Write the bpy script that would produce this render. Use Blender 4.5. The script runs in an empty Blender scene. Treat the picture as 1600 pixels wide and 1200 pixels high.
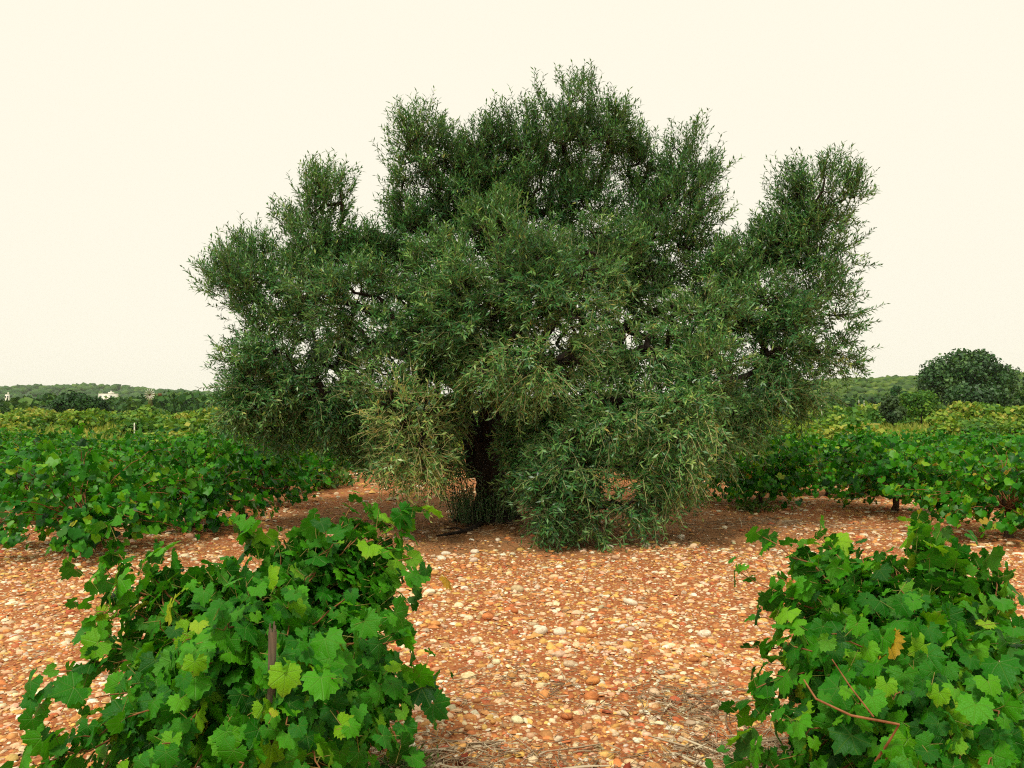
import bpy, math, random
import numpy as np
from mathutils import Matrix, Vector

R = math.radians
rng = np.random.default_rng(7)
random.seed(7)
scene = bpy.context.scene

# ------------------------------------------------------------------ camera
CAM_H, FPX, PITCH = 1.5, 1256.0, R(1.824)
cam_data = bpy.data.cameras.new('camera')
cam_data.sensor_width = 36.0
cam_data.lens = 36.0 * FPX / 1600.0
cam_data.clip_start = 0.05
cam_data.clip_end = 9000
cam = bpy.data.objects.new('camera', cam_data)
scene.collection.objects.link(cam)
cam.location = (0, 0, CAM_H)
cam.rotation_euler = (R(90) + PITCH, 0, 0)
scene.camera = cam

# ------------------------------------------------------------------ sky: bright even overcast
SUN_EL, SUN_AZ = R(58), R(205)          # azimuth measured from +Y clockwise: behind the camera, to the left
world = bpy.data.worlds.new('World')
scene.world = world
world.use_nodes = True
wn, wl = world.node_tree.nodes, world.node_tree.links
wn.clear()
w_out = wn.new('ShaderNodeOutputWorld')
w_bg = wn.new('ShaderNodeBackground')
w_sky = wn.new('ShaderNodeTexSky')
w_sky.sky_type = 'NISHITA'
w_sky.sun_disc = False
w_sky.sun_elevation = SUN_EL
w_sky.sun_rotation = SUN_AZ
w_sky.air_density = 1.0
w_sky.dust_density = 4.0
w_mix = wn.new('ShaderNodeMix')
w_mix.data_type = 'RGBA'
w_mix.inputs[0].default_value = 0.985     # cloud cover over the clear sky
w_mix.inputs[7].default_value = (10.25, 9.72, 8.16, 1)
wl.new(w_sky.outputs[0], w_mix.inputs[6])
wl.new(w_mix.outputs[2], w_bg.inputs[0])
w_bg.inputs[1].default_value = 0.05
wl.new(w_bg.outputs[0], w_out.inputs[0])

sun_data = bpy.data.lights.new('sun', 'SUN')
sun_data.energy = 1.5
sun_data.angle = R(10)
sun_data.color = (1.0, 0.93, 0.80)
sun = bpy.data.objects.new('sun', sun_data)
scene.collection.objects.link(sun)
sd = Vector((math.sin(SUN_AZ) * math.cos(SUN_EL), math.cos(SUN_AZ) * math.cos(SUN_EL), math.sin(SUN_EL)))
sun.rotation_euler = sd.to_track_quat('Z', 'Y').to_euler()
sun.location = (0, -20, 40)

scene.view_settings.view_transform = 'Standard'
scene.view_settings.look = 'None'
scene.view_settings.exposure = 1.0
scene.view_settings.gamma = 1.0
scene.view_settings.use_curve_mapping = False
scene.cycles.use_denoising = False
scene.cycles.pixel_filter_type = 'BLACKMAN_HARRIS'
scene.cycles.filter_width = 1.15
scene.cycles.max_bounces = 8
scene.cycles.diffuse_bounces = 3
scene.cycles.transmission_bounces = 4
scene.cycles.transparent_max_bounces = 4
scene.cycles.glossy_bounces = 2

# ------------------------------------------------------------------ helpers
def at(u, v, Y):
    """World point seen at photograph pixel (u, v) at distance Y along +Y."""
    dx, dy = (u - 800) / FPX, (600 - v) / FPX
    y = math.cos(PITCH) - math.sin(PITCH) * dy
    z = math.sin(PITCH) + math.cos(PITCH) * dy
    t = Y / y
    return np.array((dx * t, Y, CAM_H + z * t))

def height(x, y):
    x = np.asarray(x, float); y = np.asarray(y, float)
    f = np.clip((60 - y) / 40, 0, 1)
    return f * (0.030 * np.sin(0.9 * x + 0.4) * np.cos(0.7 * y + 0.2) + 0.018 * np.sin(2.1 * x + 1.3 * y)
                + 0.012 * np.sin(3.7 * x - 2.9 * y + 1.0) + 0.006 * np.sin(8.3 * x + 1.0) * np.sin(7.1 * y))

def unit(v):
    v = np.asarray(v, float)
    return v / np.maximum(np.linalg.norm(v, axis=-1, keepdims=True), 1e-9)

def noise3(p, s, seed=0):
    """Cheap smooth noise in -1..1 for arrays of points."""
    r = np.random.default_rng(900 + seed)
    out = 0
    for k in range(6):
        d = unit(r.normal(size=3)) * s * (0.7 + 0.25 * k)
        out = out + np.sin(p @ d + r.uniform(0, 6.28)) * (1.0 - 0.1 * k)
    return out / 3.2

def mesh(name, verts, faces, attrs=None, smooth=False, mats=()):
    """verts (N,3); faces (M,k) array or a list of such arrays."""
    me = bpy.data.meshes.new(name)
    verts = np.ascontiguousarray(verts, dtype=np.float32)
    if not isinstance(faces, list):
        faces = [faces]
    faces = [np.asarray(f, dtype=np.int32) for f in faces if len(f)]
    me.vertices.add(len(verts)); me.vertices.foreach_set('co', verts.ravel())
    loops = np.concatenate([f.ravel() for f in faces])
    tot = np.concatenate([np.full(len(f), f.shape[1], np.int32) for f in faces])
    start = np.concatenate([[0], np.cumsum(tot)[:-1]]).astype(np.int32)
    me.loops.add(len(loops)); me.loops.foreach_set('vertex_index', loops)
    me.polygons.add(len(tot)); me.polygons.foreach_set('loop_start', start); me.polygons.foreach_set('loop_total', tot)
    if smooth:
        me.polygons.foreach_set('use_smooth', np.ones(len(tot), dtype=bool))
    for k, a in (attrs or {}).items():
        a = np.asarray(a, np.float32)
        if a.ndim == 1:
            me.attributes.new(k, 'FLOAT', 'POINT').data.foreach_set('value', a)
        elif a.shape[1] == 3:
            me.attributes.new(k, 'FLOAT_VECTOR', 'POINT').data.foreach_set('vector', a.ravel())
        else:
            me.attributes.new(k, 'FLOAT_COLOR', 'POINT').data.foreach_set('color', a.ravel())
    for m in mats:
        me.materials.append(m)
    me.update(calc_edges=True)
    return me

def obj(name, me, parent=None, loc=None, kind=None, label=None, cat=None, group=None):
    o = bpy.data.objects.new(name, me)
    scene.collection.objects.link(o)
    if parent is not None:
        o.parent = parent
    if loc is not None:
        o.location = [float(c) for c in loc]
    tag(o, kind, label, cat, group)
    return o

def tag(o, kind=None, label=None, cat=None, group=None):
    if kind: o['kind'] = kind
    if label: o['label'] = label
    if cat: o['category'] = cat
    if group: o['group'] = group
    return o

def tubes(P, Rad, k=5, wobble=0.0, seed=0):
    """P (n,m,3) paths, Rad (n,m) radii -> verts, quads of n open tubes."""
    P = np.asarray(P, float); Rad = np.asarray(Rad, float)
    n, m, _ = P.shape
    T = np.empty_like(P)
    T[:, 1:-1] = P[:, 2:] - P[:, :-2]; T[:, 0] = P[:, 1] - P[:, 0]; T[:, -1] = P[:, -1] - P[:, -2]
    T = unit(T)
    ref = np.where(np.abs(T[:, :1, 2:3]) > 0.85, np.array([1.0, 0, 0]), np.array([0, 0, 1.0]))
    ref = np.broadcast_to(ref, T.shape)
    A = unit(np.cross(T, ref)); B = np.cross(T, A)
    ang = np.arange(k) / k * 2 * np.pi
    rr = Rad[:, :, None] * np.ones(k)
    if wobble:
        rr = rr * (1 + wobble * np.random.default_rng(seed).normal(size=rr.shape))
    V = P[:, :, None, :] + rr[..., None] * (np.cos(ang)[None, None, :, None] * A[:, :, None, :] + np.sin(ang)[None, None, :, None] * B[:, :, None, :])
    V = V.reshape(-1, 3)
    i = np.arange(n)[:, None, None] * m * k; j = np.arange(m - 1)[None, :, None] * k; a = np.arange(k)[None, None, :]
    a2 = (a + 1) % k
    q = np.stack([i + j + a, i + j + a2, i + j + k + a2, i + j + k + a], -1).reshape(-1, 4)
    return V, q

def bezier(p0, p1, p2, m):
    t = np.linspace(0, 1, m)[:, None]
    return (1 - t) ** 2 * p0 + 2 * t * (1 - t) * p1 + t ** 2 * p2

def stamp(tv, tf, P, D, N, S, W=None):
    """Copies of a flat template (x across, y along D, z along N) at P. -> verts, faces"""
    D = unit(D); X = unit(np.cross(D, N)); N = np.cross(X, D)
    S = np.asarray(S, float)[:, None, None]
    W = S if W is None else np.asarray(W, float)[:, None, None]
    V = P[:, None, :] + W * tv[None, :, 0:1] * X[:, None, :] + S * tv[None, :, 1:2] * D[:, None, :] + S * tv[None, :, 2:3] * N[:, None, :]
    n, k = len(P), len(tv)
    F = (np.arange(n)[:, None, None] * k + tf[None]).reshape(-1, tf.shape[1])
    return V.reshape(-1, 3), F

class Bag:
    """Collects pieces of ONE part."""
    def __init__(s): s.v, s.f, s.n, s.a = [], [], 0, {}
    def add(s, v, f, **a):
        s.v.append(np.asarray(v, float)); s.f.append(np.asarray(f) + s.n); s.n += len(v)
        for k, x in a.items():
            x = np.asarray(x, float)
            s.a.setdefault(k, []).append(np.full(len(v), float(x)) if x.ndim == 0 else x)
    def box(s, c, size, rz=0, **a):
        v = np.array([(x, y, z) for x in (-.5, .5) for y in (-.5, .5) for z in (-.5, .5)]) * np.array(size)
        cz, sz = math.cos(rz), math.sin(rz)
        v = v @ np.array([[cz, sz, 0], [-sz, cz, 0], [0, 0, 1]]) + np.array(c)
        s.add(v, np.array([(0, 1, 3, 2), (4, 6, 7, 5), (0, 4, 5, 1), (2, 3, 7, 6), (0, 2, 6, 4), (1, 5, 7, 3)]), **a)
    def build(s, name, mats, smooth=False):
        by = {}
        for f in s.f: by.setdefault(f.shape[1], []).append(f)
        return mesh(name, np.concatenate(s.v), [np.concatenate(x) for x in by.values()],
                    {k: np.concatenate(x) for k, x in s.a.items()}, smooth, mats)

# ------------------------------------------------------------------ materials
def new_mat(name):
    m = bpy.data.materials.new(name); m.use_nodes = True
    nt = m.node_tree; nt.nodes.clear()
    out = nt.nodes.new('ShaderNodeOutputMaterial')
    bs = nt.nodes.new('ShaderNodeBsdfPrincipled')
    nt.links.new(bs.outputs[0], out.inputs[0])
    return m, nt, bs, out

def ramp(nt, stops, fac=None, interp='LINEAR'):
    r = nt.nodes.new('ShaderNodeValToRGB'); r.color_ramp.interpolation = interp
    e = r.color_ramp.elements
    while len(e) < len(stops): e.new(0.5)
    for el, (p, c) in zip(e, stops):
        el.position = p; el.color = (*c, 1)
    if fac is not None: nt.links.new(fac, r.inputs[0])
    return r.outputs[0]

def math_n(nt, op, a, b=None, c=None, clamp=False):
    n = nt.nodes.new('ShaderNodeMath'); n.operation = op; n.use_clamp = clamp
    for i, x in enumerate((a, b, c)):
        if x is None: continue
        if isinstance(x, (int, float)): n.inputs[i].default_value = x
        else: nt.links.new(x, n.inputs[i])
    return n.outputs[0]

def mix_n(nt, fac, a, b, mode='MIX'):
    n = nt.nodes.new('ShaderNodeMix'); n.data_type = 'RGBA'; n.blend_type = mode
    for i, x in ((0, fac), (6, a), (7, b)):
        if isinstance(x, (int, float)): n.inputs[i].default_value = x
        elif isinstance(x, tuple): n.inputs[i].default_value = (*x, 1)
        else: nt.links.new(x, n.inputs[i])
    return n.outputs[2]

def noise_n(nt, scale, detail=3, rough=0.5, coord=None, out=0):
    n = nt.nodes.new('ShaderNodeTexNoise')
    n.inputs['Scale'].default_value = scale; n.inputs['Detail'].default_value = detail; n.inputs['Roughness'].default_value = rough
    if coord is not None: nt.links.new(coord, n.inputs['Vector'])
    return n.outputs[out]

def pos_n(nt):
    return nt.nodes.new('ShaderNodeNewGeometry').outputs['Position']

def attr_n(nt, name, out='Fac'):
    a = nt.nodes.new('ShaderNodeAttribute'); a.attribute_name = name
    return a.outputs[out]

def bump_n(nt, bs, h, strength, dist=0.02):
    b = nt.nodes.new('ShaderNodeBump'); b.inputs['Strength'].default_value = strength; b.inputs['Distance'].default_value = dist
    nt.links.new(h, b.inputs['Height']); nt.links.new(b.outputs[0], bs.inputs['Normal'])

def leaf_mat(name, stops, under=(0.5, 0.5, 0.5), under_fac=0.4, trans=0.3, rough=0.5, spec=0.4, single=False, veins=False, objrand=0.0, trans_tint=(1.3, 1.25, 0.6)):
    m, nt, bs, out = new_mat(name)
    if single:
        oi = nt.nodes.new('ShaderNodeObjectInfo')
        sep = nt.nodes.new('ShaderNodeSeparateColor'); nt.links.new(oi.outputs['Color'], sep.inputs[0])
        t = sep.outputs[0]
    else:
        t = attr_n(nt, 'tint')
        if objrand:
            oi = nt.nodes.new('ShaderNodeObjectInfo')
            t = math_n(nt, 'ADD', t, math_n(nt, 'MULTIPLY', math_n(nt, 'SUBTRACT', oi.outputs['Random'], 0.5), objrand), clamp=True)
    col = ramp(nt, stops, t)
    if veins:
        lp = attr_n(nt, 'leaf_plane', 'Vector')
        sp = nt.nodes.new('ShaderNodeSeparateXYZ'); nt.links.new(lp, sp.inputs[0])
        ang = math_n(nt, 'ARCTAN2', sp.outputs[0], sp.outputs[1])
        rad = math_n(nt, 'POWER', math_n(nt, 'ADD', math_n(nt, 'POWER', sp.outputs[0], 2.0), math_n(nt, 'POWER', sp.outputs[1], 2.0)), 0.5)
        pp = math_n(nt, 'PINGPONG', math_n(nt, 'ABSOLUTE', ang), R(26))
        d = math_n(nt, 'MULTIPLY', math_n(nt, 'SINE', pp), rad)
        vein = math_n(nt, 'SUBTRACT', 1.0, math_n(nt, 'DIVIDE', d, 0.035), clamp=True)
        # side veins: ribs that branch off the main ones
        rib = math_n(nt, 'SINE', math_n(nt, 'MULTIPLY', math_n(nt, 'ADD', rad, math_n(nt, 'MULTIPLY', d, -0.9)), 48.0))
        rib = math_n(nt, 'POWER', math_n(nt, 'MAXIMUM', rib, 0.0), 8.0)
        blotch = noise_n(nt, 3.0, 3, 0.6, lp)
        col = mix_n(nt, math_n(nt, 'MULTIPLY', blotch, 0.5), col, mix_n(nt, 1.0, col, (1.5, 1.35, 0.9), 'MULTIPLY'))
        edge = math_n(nt, 'MULTIPLY', math_n(nt, 'POWER', rad, 6.0), math_n(nt, 'GREATER_THAN', t, 0.72))
        col = mix_n(nt, math_n(nt, 'MULTIPLY', edge, 0.55, clamp=True), col, (0.30, 0.20, 0.04))
        col = mix_n(nt, math_n(nt, 'MULTIPLY', vein, 0.55), col, mix_n(nt, 0.5, col, (0.22, 0.34, 0.08)))
        col = mix_n(nt, math_n(nt, 'MULTIPLY', rib, 0.18), col, (0.16, 0.28, 0.06))
        h = math_n(nt, 'ADD', math_n(nt, 'MULTIPLY', vein, -1.0), math_n(nt, 'ADD', math_n(nt, 'MULTIPLY', rib, -0.4), math_n(nt, 'MULTIPLY', noise_n(nt, 14.0, 2, 0.5, lp), 0.9)))
        bump_n(nt, bs, h, 0.5, 0.004)
    back = nt.nodes.new('ShaderNodeNewGeometry').outputs['Backfacing']
    col2 = mix_n(nt, math_n(nt, 'MULTIPLY', back, under_fac), col, under)
    nt.links.new(col2, bs.inputs['Base Color'])
    bs.inputs['Roughness'].default_value = rough
    bs.inputs['Specular IOR Level'].default_value = spec
    tr = nt.nodes.new('ShaderNodeBsdfTranslucent')
    nt.links.new(mix_n(nt, 1.0, col, trans_tint, 'MULTIPLY'), tr.inputs[0])
    mx = nt.nodes.new('ShaderNodeMixShader'); mx.inputs[0].default_value = trans
    nt.links.new(bs.outputs[0], mx.inputs[1]); nt.links.new(tr.outputs[0], mx.inputs[2]); nt.links.new(mx.outputs[0], out.inputs[0])
    return m

def simple_mat(name, c0, c1, scale=8, rough=0.85, bump=0.4, stretch=None, dist=0.02, spec=0.2):
    m, nt, bs, out = new_mat(name)
    tc = nt.nodes.new('ShaderNodeTexCoord').outputs['Object']
    if stretch:
        mp = nt.nodes.new('ShaderNodeMapping'); mp.inputs['Scale'].default_value = stretch
        nt.links.new(tc, mp.inputs[0]); tc = mp.outputs[0]
    n = noise_n(nt, scale, 5, 0.65, tc)
    nt.links.new(ramp(nt, [(0.3, c0), (0.7, c1)], n), bs.inputs['Base Color'])
    bs.inputs['Roughness'].default_value = rough; bs.inputs['Specular IOR Level'].default_value = spec
    if bump: bump_n(nt, bs, n, bump, dist)
    return m

VINE = [(0.0, (0.003, 0.046, 0.003)), (0.35, (0.014, 0.150, 0.003)), (0.62, (0.056, 0.285, 0.004)), (0.84, (0.165, 0.410, 0.008)), (0.94, (0.33, 0.42, 0.02)), (1.0, (0.50, 0.17, 0.02))]
M = {}
M['vine_single'] = leaf_mat('grape_leaf', VINE, (0.10, 0.28, 0.04), 0.40, 0.32, 0.44, 0.20, single=True, veins=True)
M['vine_near'] = leaf_mat('grape_leaf_inner', VINE, (0.10, 0.28, 0.04), 0.40, 0.32, 0.44, 0.20, veins=True)
M['vine_mid_single'] = leaf_mat('grape_leaf_mid', VINE, (0.11, 0.30, 0.05), 0.4, 0.32, 0.42, 0.24, single=True)
M['vine_mid'] = leaf_mat('grape_leaf_mass', VINE, (0.11, 0.30, 0.05), 0.4, 0.32, 0.42, 0.24, objrand=0.12)
M['petiole'] = simple_mat('petiole', (0.16, 0.22, 0.04), (0.30, 0.20, 0.06), 6, 0.6, 0)
M['cane'] = simple_mat('cane_bark', (0.16, 0.055, 0.02), (0.34, 0.15, 0.06), 30, 0.7, 0.3, (1, 1, 0.3), 0.003)
M['vine_bark'] = simple_mat('vine_bark', (0.035, 0.022, 0.014), (0.12, 0.075, 0.045), 30, 0.95, 1.0, (1, 1, 0.25), 0.02)
M['stake'] = simple_mat('weathered_wood', (0.05, 0.04, 0.028), (0.22, 0.17, 0.11), 45, 0.9, 0.8, (1, 1, 0.08), 0.008)
M['olive_bark'] = simple_mat('olive_bark', (0.008, 0.006, 0.005), (0.050, 0.037, 0.025), 16, 0.95, 1.0, (1, 1, 0.3), 0.05)
OLIVE = [(0.0, (0.008, 0.048, 0.014)), (0.40, (0.042, 0.178, 0.036)), (0.70, (0.180, 0.360, 0.080)), (0.88, (0.34, 0.46, 0.12)), (1.0, (0.36, 0.30, 0.07))]
M['olive_leaf'] = leaf_mat('olive_leaf', OLIVE, (0.30, 0.48, 0.20), 0.45, 0.22, 0.36, 0.40, trans_tint=(1.2, 1.3, 0.7))
m, nt, bs, out = new_mat('olive_twig')
nt.links.new(ramp(nt, [(0.0, (0.03, 0.035, 0.018)), (0.5, (0.14, 0.17, 0.07)), (1.0, (0.46, 0.42, 0.18))], attr_n(nt, 'tint')), bs.inputs['Base Color'])
bs.inputs['Roughness'].default_value = 0.8
M['olive_twig'] = m
OAK = [(0.0, (0.010, 0.045, 0.009)), (0.5, (0.026, 0.095, 0.018)), (1.0, (0.09, 0.19, 0.035))]
M['oak_leaf'] = leaf_mat('oak_leaf', OAK, (0.08, 0.11, 0.06), 0.3, 0.12, 0.5, 0.4)
PINE = [(0.0, (0.006, 0.034, 0.006)), (0.5, (0.012, 0.064, 0.008)), (1.0, (0.035, 0.11, 0.014))]
M['pine_leaf'] = leaf_mat('pine_needles', PINE, (0.04, 0.10, 0.03), 0.2, 0.1, 0.55, 0.3)
SCRUB = [(0.0, (0.030, 0.12, 0.010)), (0.35, (0.080, 0.215, 0.015)), (0.7, (0.19, 0.32, 0.024)), (1.0, (0.40, 0.38, 0.06))]
M['scrub_leaf'] = leaf_mat('scrub_leaf', SCRUB, (0.2, 0.24, 0.10), 0.3, 0.25, 0.6, 0.3, objrand=0.6)
M['light_leaf'] = leaf_mat('light_leaf', [(0.0, (0.06, 0.15, 0.012)), (1.0, (0.17, 0.28, 0.02))], (0.2, 0.3, 0.1), 0.3, 0.25, 0.6, 0.3)
M['grey_leaf'] = leaf_mat('grey_leaf', [(0.0, (0.016, 0.050, 0.014)), (1.0, (0.075, 0.135, 0.040))], (0.10, 0.14, 0.06), 0.3, 0.15, 0.6, 0.3)
M['green_bush'] = leaf_mat('green_bush_leaf', [(0.0, (0.008, 0.05, 0.010)), (1.0, (0.025, 0.12, 0.02))], (0.06, 0.12, 0.05), 0.3, 0.15, 0.6, 0.3)
WOOD = [(0.0, (0.010, 0.050, 0.006)), (0.5, (0.026, 0.098, 0.010)), (1.0, (0.095, 0.185, 0.022))]
M['wood_leaf'] = leaf_mat('woodland_leaf', WOOD, (0.06, 0.12, 0.04), 0.2, 0.1, 0.6, 0.2)
M['rise_leaf'] = leaf_mat('rise_leaf', [(0.0, (0.018, 0.055, 0.010)), (0.5, (0.055, 0.125, 0.016)), (1.0, (0.15, 0.22, 0.03))], (0.06, 0.12, 0.04), 0.2, 0.1, 0.6, 0.2)
M['grass'] = leaf_mat('dry_grass', [(0.0, (0.08, 0.18, 0.02)), (0.5, (0.20, 0.28, 0.035)), (1.0, (0.46, 0.40, 0.10))], (0.3, 0.3, 0.1), 0.2, 0.3, 0.7, 0.2)
M['weed'] = leaf_mat('weed_leaf', [(0.0, (0.03, 0.10, 0.015)), (1.0, (0.13, 0.24, 0.03))], (0.15, 0.25, 0.08), 0.3, 0.3, 0.6, 0.3)
M['white'] = simple_mat('white_render', (0.70, 0.67, 0.58), (0.82, 0.79, 0.70), 2, 0.9, 0.1)
M['dark_glass'] = simple_mat('window_glass', (0.03, 0.035, 0.04), (0.05, 0.055, 0.06), 2, 0.1, 0, spec=0.5)
M['tile'] = simple_mat('roof_tile', (0.30, 0.14, 0.07), (0.42, 0.22, 0.12), 4, 0.9, 0.2)
M['post_white'] = simple_mat('painted_post', (0.62, 0.66, 0.50), (0.78, 0.78, 0.64), 12, 0.7, 0.1)
M['steel'] = simple_mat('galvanised_steel', (0.42, 0.40, 0.33), (0.66, 0.62, 0.50), 3, 0.55, 0.1)
M['rust'] = simple_mat('rusty_steel', (0.10, 0.05, 0.025), (0.22, 0.11, 0.05), 6, 0.85, 0.2)
M['litter'] = leaf_mat('fallen_olive_leaf', [(0.0, (0.07, 0.04, 0.018)), (0.5, (0.18, 0.10, 0.04)), (1.0, (0.36, 0.24, 0.11))], (0.25, 0.18, 0.1), 0.3, 0.05, 0.8, 0.2)
m, nt, bs, out = new_mat('dry_twig')
nt.links.new(ramp(nt, [(0.0, (0.10, 0.06, 0.03)), (0.5, (0.28, 0.19, 0.10)), (1.0, (0.58, 0.48, 0.32))], attr_n(nt, 'tint')), bs.inputs['Base Color'])
bs.inputs['Roughness'].default_value = 0.85
M['dry_twig'] = m

def stone_mat(name, single):
    m, nt, bs, out = new_mat(name)
    if single:
        c = nt.nodes.new('ShaderNodeObjectInfo').outputs['Color']
    else:
        c = attr_n(nt, 'stone_colour', 'Color')
    p = nt.nodes.new('ShaderNodeTexCoord').outputs['Object'] if single else pos_n(nt)
    n = noise_n(nt, 60 if not single else 2.2, 5, 0.65, p)
    n2 = noise_n(nt, 220 if not single else 9, 3, 0.6, p)
    c = mix_n(nt, 1.0, c, ramp(nt, [(0.25, (0.62, 0.52, 0.42)), (0.62, (1.1, 1.08, 1.02))], n), 'MULTIPLY')
    c = mix_n(nt, math_n(nt, 'MULTIPLY', math_n(nt, 'GREATER_THAN', n2, 0.62), 0.45), c, (0.26, 0.10, 0.045))
    nt.links.new(c, bs.inputs['Base Color'])
    bs.inputs['Roughness'].default_value = 0.75; bs.inputs['Specular IOR Level'].default_value = 0.25
    bump_n(nt, bs, n2, 0.35, 0.004 if not single else 0.1)
    return m
M['gravel'] = stone_mat('pebble', False)
M['stone'] = stone_mat('cobble_stone', True)

# the ground: stony red soil in the vineyard, brown litter under the olive, dry grass and scrub soil beyond
m, nt, bs, out = new_mat('stony_red_soil')
p = pos_n(nt)
sp = nt.nodes.new('ShaderNodeSeparateXYZ'); nt.links.new(p, sp.inputs[0])
big = noise_n(nt, 0.5, 4, 0.6, p); fine = noise_n(nt, 45, 5, 0.7, p)
soil = ramp(nt, [(0.25, (0.20, 0.062, 0.024)), (0.5, (0.36, 0.125, 0.045)), (0.78, (0.54, 0.28, 0.13))], fine)
vo = nt.nodes.new('ShaderNodeTexVoronoi'); vo.inputs['Scale'].default_value = 38; nt.links.new(p, vo.inputs['Vector'])
vs = nt.nodes.new('ShaderNodeSeparateColor'); nt.links.new(vo.outputs['Color'], vs.inputs[0])
peb = ramp(nt, [(0.0, (0.30, 0.09, 0.035)), (0.3, (0.46, 0.20, 0.07)), (0.55, (0.58, 0.36, 0.13)), (0.8, (0.66, 0.48, 0.28)), (1.0, (0.74, 0.64, 0.46))], vs.outputs[0], 'CONSTANT')
inpeb = math_n(nt, 'LESS_THAN', vo.outputs['Distance'], math_n(nt, 'ADD', 0.26, math_n(nt, 'MULTIPLY', vs.outputs[1], 0.25)))
# circle of litter below the olive crown
dx = math_n(nt, 'DIVIDE', math_n(nt, 'SUBTRACT', sp.outputs[0], 0.25), 3.3)
dy = math_n(nt, 'DIVIDE', math_n(nt, 'SUBTRACT', sp.outputs[1], 10.8), 2.35)
dd = math_n(nt, 'ADD', math_n(nt, 'MULTIPLY', dx, dx), math_n(nt, 'MULTIPLY', dy, dy))
lit = math_n(nt, 'MULTIPLY', math_n(nt, 'SUBTRACT', math_n(nt, 'ADD', 1.15, math_n(nt, 'MULTIPLY', big, 0.5)), dd), 2.2, clamp=True)
inpeb = math_n(nt, 'MULTIPLY', inpeb, math_n(nt, 'SUBTRACT', 1.0, math_n(nt, 'MULTIPLY', lit, 0.85)))
near = mix_n(nt, inpeb, soil, peb)
near = mix_n(nt, math_n(nt, 'MULTIPLY', lit, 0.8), near, ramp(nt, [(0.3, (0.20, 0.088, 0.036)), (0.7, (0.46, 0.24, 0.10))], fine))
far = ramp(nt, [(0.3, (0.14, 0.21, 0.03)), (0.5, (0.24, 0.28, 0.05)), (0.7, (0.46, 0.38, 0.14))], noise_n(nt, 0.18, 6, 0.7, p))
ff = math_n(nt, 'DIVIDE', math_n(nt, 'SUBTRACT', sp.outputs[1], math_n(nt, 'ADD', 28.0, math_n(nt, 'MULTIPLY', big, 10.0))), 5.0, clamp=True)
nt.links.new(mix_n(nt, ff, near, far), bs.inputs['Base Color'])
bs.inputs['Roughness'].default_value = 0.95; bs.inputs['Specular IOR Level'].default_value = 0.1
hh = math_n(nt, 'ADD', math_n(nt, 'MULTIPLY', fine, 0.5), math_n(nt, 'MULTIPLY', math_n(nt, 'SUBTRACT', 0.6, vo.outputs['Distance']), inpeb))
bump_n(nt, bs, hh, 0.9, 0.025)
M['ground'] = m

# ------------------------------------------------------------------ ground sheet
def axis(inner, step, outer, sym):
    a = np.arange(-inner if sym else 0, inner + step / 2, step)
    s, x, ext = step, inner, []
    while x < outer:
        s *= 1.28; x += s; ext.append(x)
    ext = np.array(ext)
    return np.concatenate([-ext[::-1], a, ext]) if sym else np.concatenate([-ext[::-1][-14:], a, ext])
gx, gy = axis(16, 0.22, 4500, True), axis(28, 0.22, 4500, False)
GX, GY = np.meshgrid(gx, gy)
GV = np.stack([GX, GY, height(GX, GY)], -1).reshape(-1, 3)
nx, ny = len(gx), len(gy)
I = (np.arange(ny - 1)[:, None] * nx + np.arange(nx - 1)[None]).ravel()
GF = np.stack([I, I + 1, I + nx + 1, I + nx], -1)
ground = obj('ground', mesh('ground', GV, GF, smooth=True, mats=[M['ground']]), kind='structure')
ground['label'] = 'stony red soil of the vineyard with dry field beyond'

# ------------------------------------------------------------------ pebbles
PAL = np.array([(0.77, 0.60, 0.40), (0.86, 0.77, 0.60), (0.74, 0.46, 0.14), (0.66, 0.33, 0.11), (0.60, 0.22, 0.075),
                (0.48, 0.13, 0.055), (0.56, 0.33, 0.16), (0.74, 0.47, 0.29)])
PALP = np.array([0.22, 0.10, 0.13, 0.15, 0.12, 0.07, 0.08, 0.13])
def stone_colours(n, r=rng):
    c = PAL[r.choice(len(PAL), n, p=PALP)] * r.uniform(0.68, 1.18, (n, 1)) * r.normal(1, 0.05, (n, 3))
    return np.clip(c, 0.02, 0.85)

t = (1 + 5 ** 0.5) / 2
ICO_V = unit(np.array([(-1, t, 0), (1, t, 0), (-1, -t, 0), (1, -t, 0), (0, -1, t), (0, 1, t), (0, -1, -t), (0, 1, -t), (t, 0, -1), (t, 0, 1), (-t, 0, -1), (-t, 0, 1)], float))
ICO_F = np.array([(0, 11, 5), (0, 5, 1), (0, 1, 7), (0, 7, 10), (0, 10, 11), (1, 5, 9), (5, 11, 4), (11, 10, 2), (10, 7, 6), (7, 1, 8), (3, 9, 4), (3, 4, 2), (3, 2, 6), (3, 6, 8), (3, 8, 9), (4, 9, 5), (2, 4, 11), (6, 2, 10), (8, 6, 7), (9, 8, 1)])

def under_olive(x, y):
    return ((x - 0.25) / 3.3) ** 2 + ((y - 10.8) / 2.35) ** 2

def scatter(n, y0, y1, rad, pw=1.0):
    y = y0 + (y1 - y0) * rng.random(n) ** pw
    x = (rng.random(n) * 2 - 1) * (0.68 * y + 0.6)
    keep = np.ones(n, bool)
    lit = under_olive(x, y) + 0.25 * np.sin(3 * x + y) 
    keep &= ~((lit < 1.1) & (rng.random(n) < 0.62))
    x, y = x[keep], y[keep]
    r = np.exp(rng.normal(math.log(rad), 0.52, len(x)))
    return x, y, np.clip(r, rad * 0.45, rad * 3.0)

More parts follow.
